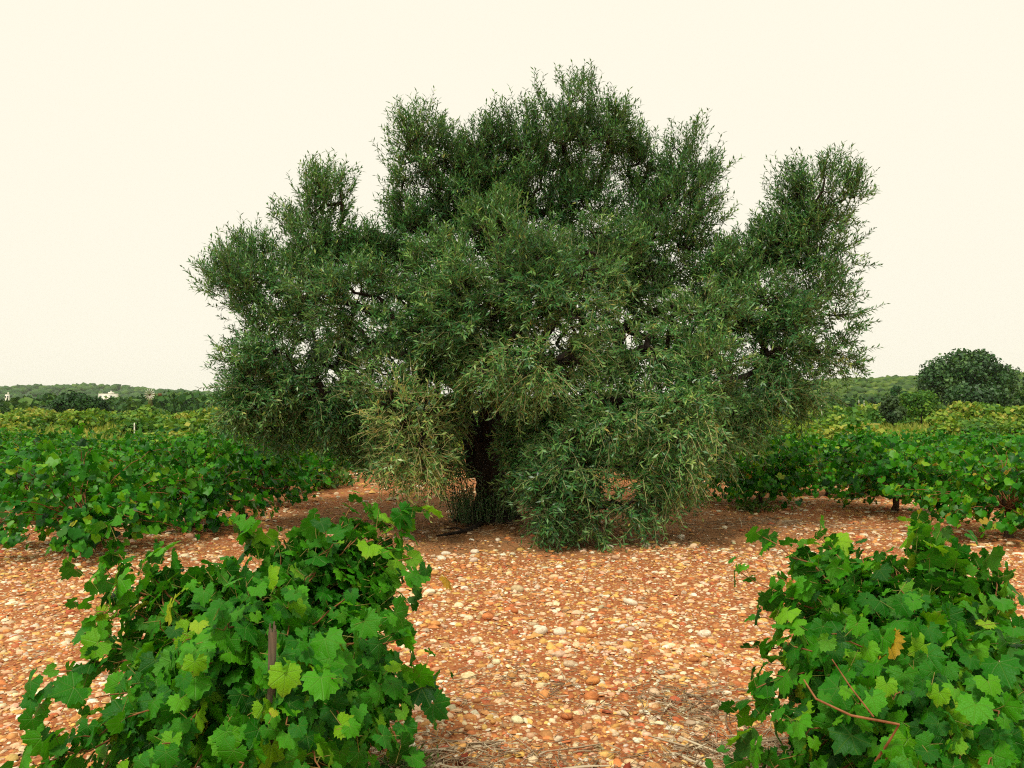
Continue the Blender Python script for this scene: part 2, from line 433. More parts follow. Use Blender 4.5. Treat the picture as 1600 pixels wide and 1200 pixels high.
k5 = np.arange(5) / 5 * 2 * np.pi
PEB_V = np.concatenate([np.stack([np.cos(k5), np.sin(k5), -0.35 + 0 * k5], -1), np.stack([np.cos(k5 + 0.63) * 0.80, np.sin(k5 + 0.63) * 0.80, 0.62 + 0 * k5], -1), [(0, 0, 1.0)]])
PEB_F = np.array([(i, (i + 1) % 5, 5 + i) for i in range(5)] + [((i + 1) % 5, 5 + (i + 1) % 5, 5 + i) for i in range(5)] + [(5 + i, 5 + (i + 1) % 5, 10) for i in range(5)])
parts = [scatter(26000, 2.7, 5.2, 0.0086), scatter(26000, 5.0, 8.5, 0.0102), scatter(15000, 8.3, 13.5, 0.0135), scatter(2500, 13, 19, 0.024)]
px = np.concatenate([a[0] for a in parts]); py = np.concatenate([a[1] for a in parts]); pr = np.concatenate([a[2] for a in parts])
n = len(px)
J = PEB_V[None] * (1 + rng.normal(0, 0.14, (n, 11, 1)))
J = J * np.stack([pr * rng.uniform(0.95, 1.7, n), pr * rng.uniform(0.7, 1.1, n), pr * rng.uniform(0.28, 0.58, n)], -1)[:, None, :]
a = rng.uniform(0, 6.283, n); tl = rng.normal(0, 0.22, n)
ct, st = np.cos(tl)[:, None], np.sin(tl)[:, None]
Jy, Jz = J[..., 1] * ct - J[..., 2] * st, J[..., 1] * st + J[..., 2] * ct
ca, sa = np.cos(a)[:, None], np.sin(a)[:, None]
J = np.stack([J[..., 0] * ca - Jy * sa, J[..., 0] * sa + Jy * ca, Jz], -1)
J += np.stack([px, py, height(px, py) + pr * 0.16], -1)[:, None, :]
cols = np.concatenate([stone_colours(n), np.ones((n, 1))], 1)
me = mesh('gravel', J.reshape(-1, 3), (np.arange(n)[:, None, None] * 11 + PEB_F[None]).reshape(-1, 3),
          {'stone_colour': np.repeat(cols, 11, 0)}, True, [M['gravel']])
obj('gravel', me, ground, kind='stuff', label='small orange, red and cream pebbles strewn over the soil')

# the stones that show largest, one by one
import bmesh
stone_meshes = []
for k in range(9):
    bm = bmesh.new(); bmesh.ops.create_icosphere(bm, subdivisions=2, radius=1.0)
    V = np.array([v.co[:] for v in bm.verts])
    d = 1 + 0.10 * noise3(V, 2.2, 50 + k) + 0.05 * noise3(V, 4.5, 80 + k)
    sc = np.array((1.0, random.uniform(0.66, 0.9), random.uniform(0.45, 0.68)))
    for v, q in zip(bm.verts, V * d[:, None] * sc): v.co = q
    if k % 3 == 0:                                       # some are broken: one flat face
        for v in bm.verts: v.co.x = min(v.co.x, 0.62)
    sm = bpy.data.meshes.new('stone'); bm.to_mesh(sm); bm.free()
    sm.polygons.foreach_set('use_smooth', np.ones(len(sm.polygons), bool)); sm.materials.append(M['stone'])
    stone_meshes.append(sm)

def stone(x, y, r, col, label=None, k=None):
    o = bpy.data.objects.new('stone', stone_meshes[rng.integers(9) if k is None else k])
    scene.collection.objects.link(o); o.parent = ground
    o.location = (x, y, float(height(x, y)) + r * 0.26)
    o.scale = (r, r, r); o.rotation_euler = (rng.normal(0, 0.15), rng.normal(0, 0.15), rng.uniform(0, 6.28))
    o.color = (*[float(c) for c in col], 1)
    if label: o['label'] = label
taken = []
tries = 0
while len(taken) < 285 and tries < 6000:
    tries += 1
    y = 3.15 + 6.5 * rng.random() ** 2.2
    x = (rng.random() * 2 - 1) * (0.40 * y)
    if y < 4.2 and (x < -0.75 or x > 1.15): continue
    r = (0.021 + 0.026 * rng.random() ** 2.4) * (1 + 0.05 * (y - 3))
    if under_olive(x, y) < 1.1 or any((x - q[0]) ** 2 + (y - q[1]) ** 2 < (r + q[2]) ** 2 * 0.8 for q in taken): continue
    taken.append((x, y, r))
    stone(x, y, r, stone_colours(1)[0])
for u, v, r in ((697, 862, 0.055), (742, 862, 0.06), (690, 874, 0.05), (952, 860, 0.055), (778, 842, 0.04), (1063, 842, 0.05), (985, 937, 0.06), (1100, 985, 0.055), (875, 985, 0.05), (356, 812, 0.07), (845, 985, 0.05), (1010, 860, 0.045)):
    Y = CAM_H * FPX / (v - 640)
    q = at(u, v, Y)
    stone(q[0], Y, r, (0.80, 0.74, 0.60), 'pale cream stone lying out on the red soil')

# ------------------------------------------------------------------ leaves of the vine
def grape_template(seed, n_out, ring):
    r = np.random.default_rng(seed)
    th = np.linspace(-R(158), R(158), n_out)
    a = np.abs(np.degrees(th))
    lob = np.interp(a, [0, 12, 28, 40, 52, 66, 82, 98, 112, 135, 158], [1.0, 0.93, 0.76, 0.80, 0.92, 0.83, 0.70, 0.76, 0.78, 0.70, 0.52])
    ser = np.where(np.arange(n_out) % 2 == 0, 1.06, 0.92) if n_out > 16 else 1.0
    rad = lob * ser * r.normal(1, 0.035, n_out)
    O = np.stack([np.sin(th) * rad, np.cos(th) * rad], -1)
    V = [np.zeros((1, 2))]; F = []
    if ring:
        th2 = np.linspace(-R(150), R(150), ring)
        rd2 = 0.5 * np.interp(np.abs(np.degrees(th2)), [0, 50, 100, 150], [0.95, 0.85, 0.72, 0.55])
        V.append(np.stack([np.sin(th2) * rd2, np.cos(th2) * rd2], -1)); V.append(O)
        for i in range(ring - 1): F.append((0, 1 + i + 1, 1 + i))
        base = 1 + ring; i = j = 0                          # zip ring and outline together
        while i < ring - 1 or j < n_out - 1:
            if i == ring - 1 or (j < n_out - 1 and th[j + 1] <= th2[i + 1] + 1e-6):
                F.append((1 + i, base + j + 1, base + j)); j += 1
            else:
                F.append((1 + i, 1 + i + 1, base + j)); i += 1
    else:
        V.append(O)
        for i in range(n_out - 1): F.append((0, 1 + i + 1, 1 + i))
    V = np.concatenate(V)
    rr = np.hypot(V[:, 0], V[:, 1]); an = np.abs(np.arctan2(V[:, 0], V[:, 1]))
    pp = np.abs(((an + R(26)) % R(52)) - R(26))
    cup, bend, tw = r.uniform(-0.45, 0.25), r.uniform(-0.55, 0.10), r.uniform(-0.35, 0.35)
    z = rr * np.sin(pp) * r.uniform(0.25, 0.6) * -1 + cup * V[:, 0] ** 2 + bend * np.maximum(V[:, 1], 0) ** 2 + tw * V[:, 0] * V[:, 1] + 0.05 * r.normal(size=len(V)) * rr
    z += r.uniform(0.0, 0.25) * np.abs(V[:, 0])
    return np.stack([V[:, 0], V[:, 1], z], -1), np.array(F)

NEAR_T = [grape_template(100 + k, 33, 9) for k in range(12)]
MID_T = [grape_template(200 + k, 13, 0) for k in range(6)]
NEAR_ME = [mesh('leaf', v, f, {'leaf_plane': v}, True, [M['vine_single']]) for v, f in NEAR_T]
MID_ME = [mesh('leaf', v, f, None, False, [M['vine_mid_single']]) for v, f in MID_T]

def vine_tints(n, yellow, r):
    t = np.clip(r.normal(0.43, 0.19, n), 0.02, 0.84)
    k = r.random(n) < yellow
    t[k] = r.uniform(0.80, 0.95, k.sum())
    k = r.random(n) < 0.0022
    t[k] = r.uniform(0.96, 1.0, k.sum())
    return t

def vine_geometry(seed, head, tips, spacing=0.06, size=0.075, lateral=0.55, arch=0.35, yellow=0.05, spread=0.10):
    """Canes from the head to the tips, leaves along them. Local coordinates. -> canes, leaf arrays"""
    r = np.random.default_rng(seed)
    canes, P, D, N, S, B = [], [], [], [], [], []
    for tip in tips:
        tip = np.asarray(tip, float)
        mid = head * 0.45 + tip * 0.55 + np.array((0, 0, arch * r.uniform(0.5, 1.2) * (0.15 + 0.85 * min(1.0, max(0.0, tip[2]))))) + r.normal(0, 0.06, 3)
        c = bezier(head + r.normal(0, 0.04, 3) * (1, 1, 0.4), mid, tip, 12)
        c[1:-1] += r.normal(0, 0.010, (10, 3))
        canes.append(c)
        runs = [(c, 0.24)]
        for _ in range(r.poisson(lateral * 3)):              # side shoots
            i = r.integers(4, 11); q = c[i]
            d = unit(unit(c[i] - head) * (0.5, 0.5, 0.2) + r.normal(0, 0.6, 3) + (0, 0, 0.15))
            e = q + d * r.uniform(0.12, 0.30)
            runs.append((bezier(q, (q + e) / 2 + (0, 0, 0.04), e, 6), 0.15))
        for path, t0 in runs:
            seg = np.linalg.norm(np.diff(path, axis=0), axis=1); L = seg.sum(); cum = np.concatenate([[0], np.cumsum(seg)]) / L
            k = max(2, int(L * (1 - t0) / spacing))
            for ti in np.linspace(t0, 1.0, k):
                q = np.array([np.interp(ti, cum, path[:, x]) for x in range(3)])
                out = unit((q - head) * (1, 1, 0.45))
                off = unit(out * 0.7 + r.normal(0, 0.6, 3) + (0, 0, 0.25)) * r.uniform(0.4, 1.0) * spread * (1.0 if ti < 0.75 else 0.65)
                s = size * r.uniform(0.55, 1.28) * (1.0 if ti < 0.88 else r.uniform(0.5, 0.9))
                nrm = unit(out * 0.65 + np.array((0, 0, 0.50)) + r.normal(0, 0.55, 3))
                d = unit(np.array((0, 0, -0.75)) + out * 0.45 + off / spread * 0.5 + r.normal(0, 0.35, 3))
                P.append(q + off); D.append(d); N.append(nrm); S.append(s); B.append(q)
    P, D, N, S, B = map(np.array, (P, D, N, S, B))
    ok = P[:, 2] > 0.04
    P, D, N, S, B = P[ok], D[ok], N[ok], S[ok], B[ok]
    return canes, P, D, N, S, B, vine_tints(len(P), yellow, r)

def leaves_mesh(name, T, P, D, N, S, tint, mat, plane, seed=0):
    r = np.random.default_rng(seed + 5); b = Bag(); pick = r.integers(len(T), size=len(P))
    for k, (tv, tf) in enumerate(T):
        s = pick == k
        if not s.any(): continue
        v, f = stamp(tv, tf, P[s], D[s], N[s], S[s])
        a = {'tint': np.repeat(tint[s], len(tv))}
        if plane: a['leaf_plane'] = np.tile(tv, (s.sum(), 1))
        b.add(v, f, **a)
    return b.build(name, [mat], plane)

def leaf_objects(parent, ME, P, D, N, S, tint, r):
    X = unit(np.cross(unit(D), N)); Dn = unit(D); Nn = np.cross(X, Dn)
    for i in range(len(P)):
        o = bpy.data.objects.new('leaf', ME[r.integers(len(ME))])
        scene.collection.objects.link(o); o.parent = parent
        s = float(S[i])
        mtx = Matrix(((X[i][0] * s, Dn[i][0] * s, Nn[i][0] * s, P[i][0]), (X[i][1] * s, Dn[i][1] * s, Nn[i][1] * s, P[i][1]),
                      (X[i][2] * s, Dn[i][2] * s, Nn[i][2] * s, P[i][2]), (0, 0, 0, 1)))
        o.matrix_basis = mtx
        o.color = (float(tint[i]), 0, 0, 1)

def vine_trunk(seed, head, k=9):
    r = np.random.default_rng(seed)
    m = 9; t = np.linspace(0, 1, m)[:, None]
    c = t * head + np.concatenate([r.normal(0, 0.022, (m, 2)).cumsum(0) * 0.5, np.zeros((m, 1))], 1)
    c[0] = (0, 0, -0.06)
    rad = np.interp(t[:, 0], [0, 0.15, 0.6, 0.9, 1], [0.062, 0.045, 0.040, 0.062, 0.03])
    b = Bag(); b.add(*tubes(c[None], rad[None], k, 0.10, seed))
    for q in range(4):                                    # the short arms of a goblet-pruned head
        a = q * 1.57 + r.uniform(0, 1); e = c[-1] + np.array((math.cos(a) * 0.14, math.sin(a) * 0.14, 0.10))
        b.add(*tubes(bezier(c[-2], c[-1] + (e - c[-1]) * (0.7, 0.7, 0.1), e, 5)[None], np.array([[0.034, 0.032, 0.028, 0.026, 0.016]]), 6, 0.1, seed + q))
    return b.build('trunk', [M['vine_bark']], True)

def cane_radii(c): return np.linspace(0.0065, 0.0022, len(c))

def fill_tips(tips, head, n, seed, lo=0.62, hi=1.03):
    """More cane ends between the given ones, so the bush closes up."""
    r = np.random.default_rng(seed); tips = np.array(tips); out = []
    while len(out) < n:
        a, b = tips[r.integers(len(tips), size=2)]
        if np.linalg.norm(a - b) > 0.9: continue
        q = head + (a + (b - a) * r.random() - head) * r.uniform(lo, hi)
        q[2] = max(0.10, q[2] if r.random() < 0.65 else q[2] * r.uniform(0.3, 0.9))
        out.append(q)
    return list(tips) + out

def near_vine(base, head, tips_world, seed, label, n_single, T, ME, mats, fill=0, **kw):
    z0 = float(height(base[0], base[1])); o3 = np.array((base[0], base[1], z0))
    root = obj('grape_vine', None, None, o3, None, label, 'grape vine', 'grape vines of the vineyard')
    head = np.array(head, float)
    canes, P, D, N, S, B, tint = vine_geometry(seed, head, fill_tips([np.asarray(q) - o3 for q in tips_world], head, fill, seed), **kw)
    obj('trunk', vine_trunk(seed, head), root)
    r = np.random.default_rng(seed + 1)
    for c in canes[:len(tips_world)] if T is NEAR_T else []:
        obj('cane', mesh('cane', *tubes(c[None], cane_radii(c)[None], 5), smooth=True, mats=[M['cane']]), root)
    inner = canes[len(tips_world):] if T is NEAR_T else canes
    obj('inner_canes', mesh('inner_canes', *tubes(np.array(inner), np.array([cane_radii(c) for c in inner]), 4), mats=[M['cane']]), root, kind='stuff')
    dist = np.linalg.norm(P + o3 - np.array((0, 0, CAM_H)), axis=1) - 0.25 * P[:, 2] + r.normal(0, 0.05, len(P))
    order = np.argsort(dist); one, rest = order[:n_single], order[n_single:]
    leaf_objects(root, ME, P[one], D[one], N[one], S[one], tint[one], r)
    obj('foliage', leaves_mesh('foliage', T, P[rest], D[rest], N[rest], S[rest], tint[rest], mats, T is NEAR_T, seed), root, kind='stuff')
    pm = np.stack([B, P], 1)
    if T is NEAR_T: obj('petioles', mesh('petioles', *tubes(pm, np.full(pm.shape[:2], 0.0013 if T is NEAR_T else 0.002), 3), mats=[M['petiole']]), root, kind='stuff')
    return root

LEFT_TIPS = [(548, 778, 3.5), (645, 800, 3.6), (652, 942, 3.4), (632, 1085, 3.2), (186, 866, 3.3), (176, 905, 3.3), (230, 900, 3.4), (280, 925, 3.4), (300, 905, 3.45), (150, 955, 3.2), (525, 806, 3.5), (575, 800, 3.55), (615, 838, 3.5), (560, 838, 3.45), (462, 858, 3.5), (640, 872, 3.45), (605, 808, 3.55), (500, 880, 3.4), (590, 890, 3.4), (168, 990, 3.2), (95, 1050, 3.0), (345, 905, 3.4), (430, 862, 3.5),
             (490, 822, 3.6), (600, 850, 3.5), (300, 1050, 2.6), (420, 1130, 2.5), (520, 1060, 2.6), (200, 1120, 2.6), (130, 1150, 2.7), (620, 1000, 3.0), (550, 930, 3.05),
             (450, 950, 2.9), (350, 985, 2.8), (250, 970, 3.0), (560, 1150, 2.6), (610, 1150, 2.9), (60, 1195, 2.7), (40, 1215, 2.62), (240, 1190, 2.45), (615, 905, 3.4), (520, 850, 3.3),
             (400, 930, 3.2), (480, 1010, 2.75), (290, 1000, 2.9), (150, 1090, 2.85),
             (115, 1250, 2.7), (160, 1280, 2.6), (300, 1300, 2.5), (420, 1300, 2.5), (540, 1290, 2.55), (620, 1250, 2.75), (380, 1220, 2.42), (500, 1200, 2.45), (620, 1180, 3.0), (210, 930, 3.35), (160, 1015, 3.1), (615, 1040, 3.2)]
near_vine((-1.02, 3.2), (0.02, 0.0, 0.42), [at(*q) for q in LEFT_TIPS], 11,
          'large leafy grape vine in front with a weathered stake among its leaves', 300, NEAR_T, NEAR_ME, M['vine_near'], fill=95, spacing=0.043, size=0.064, lateral=0.7, arch=0.04, yellow=0.022)
RIGHT_TIPS = [(1190, 838, 3.6), (1275, 836, 3.6), (1158, 895, 3.4), (1172, 965, 3.3), (1380, 858, 3.6), (1495, 866, 3.5), (1585, 930, 3.4), (1182, 1075, 3.2), (1210, 1130, 3.0),
              (1240, 1010, 3.0), (1300, 1000, 2.75), (1340, 1100, 2.5), (1420, 950, 3.0), (1450, 1060, 2.6), (1520, 1000, 2.8), (1560, 1120, 2.5), (1640, 1000, 3.0), (1700, 950, 3.2),
              (1680, 1100, 2.7), (1380, 1190, 2.45), (1500, 1190, 2.45), (1250, 1160, 2.7), (1450, 900, 3.4), (1320, 900, 3.4), (1760, 1050, 3.0), (1270, 930, 3.3), (1600, 1080, 2.7),
              (1250, 1270, 2.65), (1350, 1300, 2.5), (1450, 1300, 2.45), (1560, 1300, 2.45), (1660, 1260, 2.6), (1420, 1210, 2.4), (1540, 1210, 2.4), (1210, 1200, 2.9), (1620, 1180, 2.5), (1760, 1180, 2.8), (1560, 900, 3.45), (1430, 870, 3.6), (1330, 856, 3.6), (1440, 864, 3.6), (1545, 888, 3.5), (1300, 872, 3.55), (1235, 862, 3.6), (1400, 892, 3.5), (1480, 895, 3.5), (1570, 905, 3.5), (1215, 900, 3.45)]
right_vine = near_vine((1.72, 3.2), (-0.02, 0.0, 0.42), [at(*q) for q in RIGHT_TIPS], 12,
          'large leafy grape vine in front with a bare reddish cane', 300, NEAR_T, NEAR_ME, M['vine_near'], fill=95, spacing=0.043, size=0.066, lateral=0.7, arch=0.04, yellow=0.032)
ro = np.array(right_vine.location)
for pts, ra in (([(1256, 1062, 2.52), (1275, 1092, 2.47), (1330, 1118, 2.42), (1405, 1132, 2.42)], 0.0042), ([(1405, 1132, 2.42), (1388, 1160, 2.45), (1368, 1190, 2.50)], 0.0046), ([(1300, 1030, 2.5), (1330, 1075, 2.45), (1365, 1120, 2.425)], 0.0028)):
    c = np.array([at(*q) for q in pts]) - ro
    cc = np.array([[np.interp(x, np.linspace(0, 1, len(c)), c[:, k]) for k in range(3)] for x in np.linspace(0, 1, 10)])
    o = obj('cane', mesh('cane', *tubes(cc[None], np.linspace(ra * 0.6, ra, 10)[None], 7, 0.06, 3), smooth=True, mats=[M['cane']]), right_vine)
    o['label'] = 'bare reddish brown cane'

# stake in the left vine
q = at(421, 986, 2.66)
b = Bag()
zz = np.linspace(-0.08, q[2] - float(height(q[0], q[1])), 8)
c = np.stack([0.012 * np.sin(zz * 3) - 0.02 * (zz[-1] - zz), 0 * zz, zz], -1)
b.add(*tubes(c[None], np.full((1, 8), 0.0135), 8, 0.12, 4))
top = c[-1]
for k in range(8):
    a_ = k / 8 * 6.283; s_ = top + np.array((math.cos(a_), math.sin(a_), 0)) * 0.009
    b.add(*tubes(np.array([[s_ - (0, 0, 0.02), s_ + (0.002 * (k % 3), 0, random.uniform(0.004, 0.03))]]), np.array([[0.0055, 0.002]]), 4))
obj('stake', b.build('stake', [M['stake']]), None, (q[0], q[1], float(height(q[0], q[1]))), None, 'weathered split wooden stake standing inside the front vine', 'stake')

# ------------------------------------------------------------------ the vines around the olive tree
def bush_tips(seed, rad=1.0, top=1.1, n=40):
    r = np.random.default_rng(seed); out = []
    lean = r.normal(0, 0.12, 2)
    for k in range(n):
        a = k * 2.399 + r.uniform(-0.4, 0.4)
        e = r.random() ** 1.5                             # 0 at the soil, 1 at the crest
        z = top * (0.10 + 0.95 * e); w = rad * math.sqrt(max(0.05, 1 - (e * 0.92) ** 2.4)) * r.uniform(0.55, 1.10)
        if e < 0.25: w *= r.uniform(0.6, 1.0)
        out.append(np.array((math.cos(a) * w + lean[0] * e, math.sin(a) * w + lean[1] * e, z * r.uniform(0.9, 1.1))))
    return out
MIDKW = dict(spacing=0.052, size=0.068, lateral=1.0, arch=0.18, spread=0.16)

CLOSE = [((-4.55, 8.5), 21, 'low spreading vine with yellowing leaves at the left end of its row', 1.3, 1.08, 0.05),
         ((-4.05, 10.4), 22, 'dense dark vine beside the gravel, second from the left edge', 1.2, 1.15, 0.03),
         ((-4.1, 12.5), 23, 'dense vine beside the gravel, third along the row left of the olive', 1.15, 1.2, 0.04),
         ((-4.1, 14.7), 28, 'dense vine beside the gravel, fourth along the row left of the olive', 1.15, 1.12, 0.05),
         ((3.9, 12.7), 24, 'vine standing apart on the gravel just right of the olive crown', 1.1, 1.08, 0.05),
         ((5.85, 9.55), 25, 'vine with yellowing leaves at the right end of the row', 1.3, 1.02, 0.06),
         ((5.55, 11.7), 26, 'leafy vine beside the gravel, next behind the vine with yellowing leaves', 1.25, 1.12, 0.05),
         ((5.45, 14.0), 27, 'leafy vine beside the gravel, third along the row right of the olive', 1.25, 1.0, 0.05)]
for (bx, by), sd_, lab, rad, top, yl in CLOSE:
    z0 = float(height(bx, by))
    near_vine((bx, by), (0.0, 0.0, 0.34), [q + (bx, by, z0) for q in bush_tips(sd_, rad, top, 60)], sd_, lab, 120, MID_T, MID_ME, M['vine_mid'], yellow=yl, **MIDKW)

variants = []
for k in range(7):
    canes, P, D, N, S, B, tint = vine_geometry(60 + k, np.array((0, 0, 0.34)), bush_tips(60 + k, 1.10, 0.94 + 0.02 * k, 56), yellow=0.012 + 0.004 * k, **MIDKW)
    fm = leaves_mesh('foliage', MID_T, P, D, N, S, tint, M['vine_mid'], False, 60 + k)
    cm = mesh('canes', *tubes(np.array(canes), np.array([cane_radii(c) * 1.2 for c in canes]), 4), mats=[M['cane']])
    variants.append((vine_trunk(60 + k, np.array((0, 0, 0.34))), cm, fm))
def far_vine(x, y, i, label):
    tm, cm, fm = variants[i % 7]
    root = obj('grape_vine', None, None, (x, y, float(height(x, y))), None, label, 'grape vine', 'grape vines of the vineyard')
    root.rotation_euler = (0, 0, rng.uniform(0, 6.28)); s = rng.uniform(0.9, 1.1); root.scale = (s, s, s * rng.uniform(0.84, 1.02) * (0.86 if x < 0 else 0.88))
    obj('trunk', tm, root); obj('foliage', fm, root, kind='stuff')
    if y < 22: obj('canes', cm, root, kind='stuff')
i = 0
for row in range(8):
    y = 8.5 + 2.35 * row
    for col in range(-12, 13):
        x = col * 2.4
        if col < 0: x = -4.1 + (col + 1) * 2.4
        if col >= 0: x = 0.8 + (col - 0) * 2.4
        xx, yy = x + rng.normal(0, 0.16), y + rng.normal(0, 0.2)
        if abs(xx) > 0.66 * yy + 1.6: continue
        if -5.0 < xx < 6.4 and yy < (15.5 if xx < -3.2 or xx > 4.9 else 17.0): continue                 # the clearing round the olive
        if any((xx - c[0][0]) ** 2 + (yy - c[0][1]) ** 2 < 2.6 for c in CLOSE): continue
        if xx > 0 and yy < 9.0: continue
        if yy > 34 and rng.random() < 0.3: continue
        side = 'left' if xx < -1.5 else ('right' if xx > 2.5 else 'behind')
        lab = {'left': 'leafy vine among the crowded rows left of the olive tree', 'right': 'leafy vine among the crowded rows right of the olive tree', 'behind': 'leafy vine mostly hidden behind the olive tree'}[side]
        far_vine(xx, yy, i, lab); i += 1

# ------------------------------------------------------------------ the olive tree
OB = np.array((-0.28, 10.77, 0.0)); OB[2] = float(height(OB[0], OB[1]))
# lobes of the crown: (u, v, Y, ru, rv in photograph pixels, limb, lean: +1 shoots up .. -1 shoots hang, tint offset)
LOBES = [
    (900, 192, 10.7, 90, 78, 0, 1.0, 0.00), (815, 242, 10.9, 112, 84, 0, 1.0, 0.0), (960, 200, 10.6, 32, 45, 0, 0.9, 0.0), (850, 320, 11.0, 120, 80, 0, 0.7, -0.05),
    (655, 220, 10.4, 58, 58, 1, 1.0, 0.0), (690, 290, 10.6, 92, 70, 1, 0.8, 0.0), (640, 345, 10.3, 42, 26, 1, 0.8, 0.0), (720, 360, 10.8, 90, 60, 1, 0.5, -0.05),
    (502, 292, 10.3, 50, 48, 2, 1.0, 0.0), (490, 355, 10.3, 76, 54, 2, 0.9, 0.0), (530, 400, 10.2, 95, 62, 2, 0.7, 0.0),
    (372, 420, 10.1, 66, 55, 3, 0.9, 0.0), (445, 450, 10.1, 88, 72, 3, 0.7, 0.0), (400, 395, 10.6, 42, 34, 3, 0.9, 0.0),
    (560, 480, 9.6, 120, 80, 4, 0.2, 0.0), (430, 545, 9.9, 88, 66, 4, 0.3, 0.0), (395, 610, 9.7, 62, 46, 4, -0.2, 0.0), (490, 620, 9.9, 95, 50, 4, -0.5, 0.0), (470, 560, 11.6, 110, 90, 4, 0.2, -0.1),
    (800, 420, 9.1, 112, 92, 5, 0.7, 0.11), (770, 340, 9.8, 50, 46, 5, 1.0, 0.09), (730, 480, 9.0, 86, 84, 5, 0.1, 0.10), (880, 470, 8.9, 100, 90, 5, 0.0, 0.09), (690, 420, 9.6, 70, 60, 5, 0.5, 0.06), (930, 390, 9.6, 80, 66, 5, 0.5, 0.04), (650, 500, 9.4, 70, 60, 4, 0.1, 0.04),
    (830, 570, 8.8, 115, 75, 5, -0.6, 0.10), (745, 580, 9.2, 50, 50, 5, -0.7, 0.08),
    (640, 650, 9.0, 68, 80, 6, 0.1, 0.36), (600, 600, 9.2, 60, 60, 6, 0.2, 0.14), (660, 560, 9.6, 70, 50, 6, -0.4, 0.05), (655, 720, 9.1, 60, 54, 6, -0.5, 0.32),
    (1074, 258, 10.7, 54, 66, 7, 1.0, 0.0), (1055, 335, 10.6, 84, 72, 7, 0.9, 0.0), (1020, 400, 10.3, 95, 72, 7, 0.6, -0.05), (1010, 300, 10.8, 36, 40, 7, 0.9, 0.0),
    (1282, 298, 10.4, 66, 56, 8, 1.0, 0.05), (1230, 290, 10.5, 30, 36, 8, 1.0, 0.05), (1330, 285, 10.3, 18, 32, 8, 1.0, 0.05), (1270, 370, 10.4, 92, 70, 8, 0.8, 0.02), (1180, 400, 10.6, 62, 56, 8, 0.6, 0.0),
    (1285, 475, 10.1, 72, 62, 9, 0.4, 0.0), (1215, 500, 10.0, 92, 76, 9, 0.2, 0.0), (1235, 570, 10.0, 80, 56, 9, -0.3, 0.0), (1180, 610, 9.8, 74, 46, 9, -0.6, 0.04),
    (1090, 490, 9.5, 95, 80, 10, 0.3, 0.0), (1000, 540, 9.3, 90, 72, 10, 0.0, 0.04), (1100, 580, 9.0, 60, 62, 10, 0.3, 0.10),
    (1060, 660, 8.7, 88, 74, 11, -0.6, 0.12), (960, 660, 8.7, 84, 64, 11, -0.6, 0.10), (1050, 735, 8.7, 62, 44, 11, -0.9, 0.12), (900, 720, 8.6, 70, 60, 11, -0.8, 0.06),
    (848, 790, 8.6, 32, 62, 12, -0.2, -0.05), (888, 805, 8.5, 36, 52, 12, -0.5, -0.05), (935, 800, 8.55, 34, 50, 12, -0.3, -0.02), (988, 792, 8.6, 42, 48, 12, -0.6, 0.0), (900, 745, 8.8, 86, 52, 12, -0.5, 0.0), (1010, 750, 8.7, 50, 50, 12, -0.6, 0.04),
    (1215, 365, 10.4, 56, 56, 8, 0.9, 0.0), (815, 690, 9.8, 30, 55, 12, -0.4, 0.04), (818, 765, 9.5, 30, 40, 12, -0.4, 0.0), (695, 650, 9.9, 34, 50, 6, -0.6, 0.08), (690, 725, 10.3, 36, 40, 6, -0.6, 0.05),
    (740, 232, 10.7, 66, 62, 0, 0.9, 0.0), (760, 290, 10.6, 80, 60, 0, 0.7, 0.0), (585, 390, 10.3, 44, 34, 2, 0.8, 0.0), (1000, 250, 10.9, 34, 50, 7, 0.9, 0.0),
    (380, 640, 9.9, 56, 34, 4, -0.3, 0.0), (450, 660, 10.1, 66, 34, 4, -0.5, 0.0), (520, 690, 10.6, 56, 30, 4, -0.6, 0.02), (1240, 615, 10.1, 70, 38, 9, -0.4, 0.02), (1165, 650, 10.0, 56, 34, 9, -0.6, 0.05), (1110, 690, 9.4, 56, 44, 11, -0.8, 0.1), (1300, 555, 10.2, 42, 42, 9, -0.1, 0.0),
    (625, 425, 10.4, 78, 52, 2, 0.5, 0.0), (1125, 415, 10.4, 66, 56, 8, 0.6, 0.0), (1150, 480, 10.2, 70, 56, 9, 0.3, 0.0), (930, 300, 10.8, 70, 60, 0, 0.8, 0.0), (960, 420, 10.9, 90, 70, 7, 0.4, -0.05), (680, 500, 10.3, 80, 60, 4, 0.2, -0.05),
    (850, 675, 9.5, 48, 55, 12, -0.5, 0.05), (840, 740, 9.4, 34, 42, 12, -0.5, 0.0), (690, 690, 11.9, 62, 50, 13, -0.4, 0.0), (560, 685, 10.8, 62, 45, 4, -0.6, 0.0), (540, 655, 10.0, 60, 38, 4, -0.6, 0.0), (600, 715, 9.6, 38, 34, 6, -0.3, 0.16),
    (780, 420, 12.8, 180, 110, 13, 0.4, -0.1), (620, 520, 12.6, 140, 90, 13, 0.2, -0.1), (980, 480, 12.8, 170, 110, 13, 0.3, -0.1), (840, 600, 12.8, 190, 70, 13, -0.2, -0.1), (1130, 580, 12.4, 110, 80, 13, 0, -0.1), (600, 640, 12.0, 100, 60, 13, -0.5, -0.05), (1010, 690, 12.2, 110, 50, 13, -0.6, 0.0),
]
fork = at(760, 690, 10.72); fork_l = at(735, 610, 10.6); fork_r = at(778, 610, 10.75)
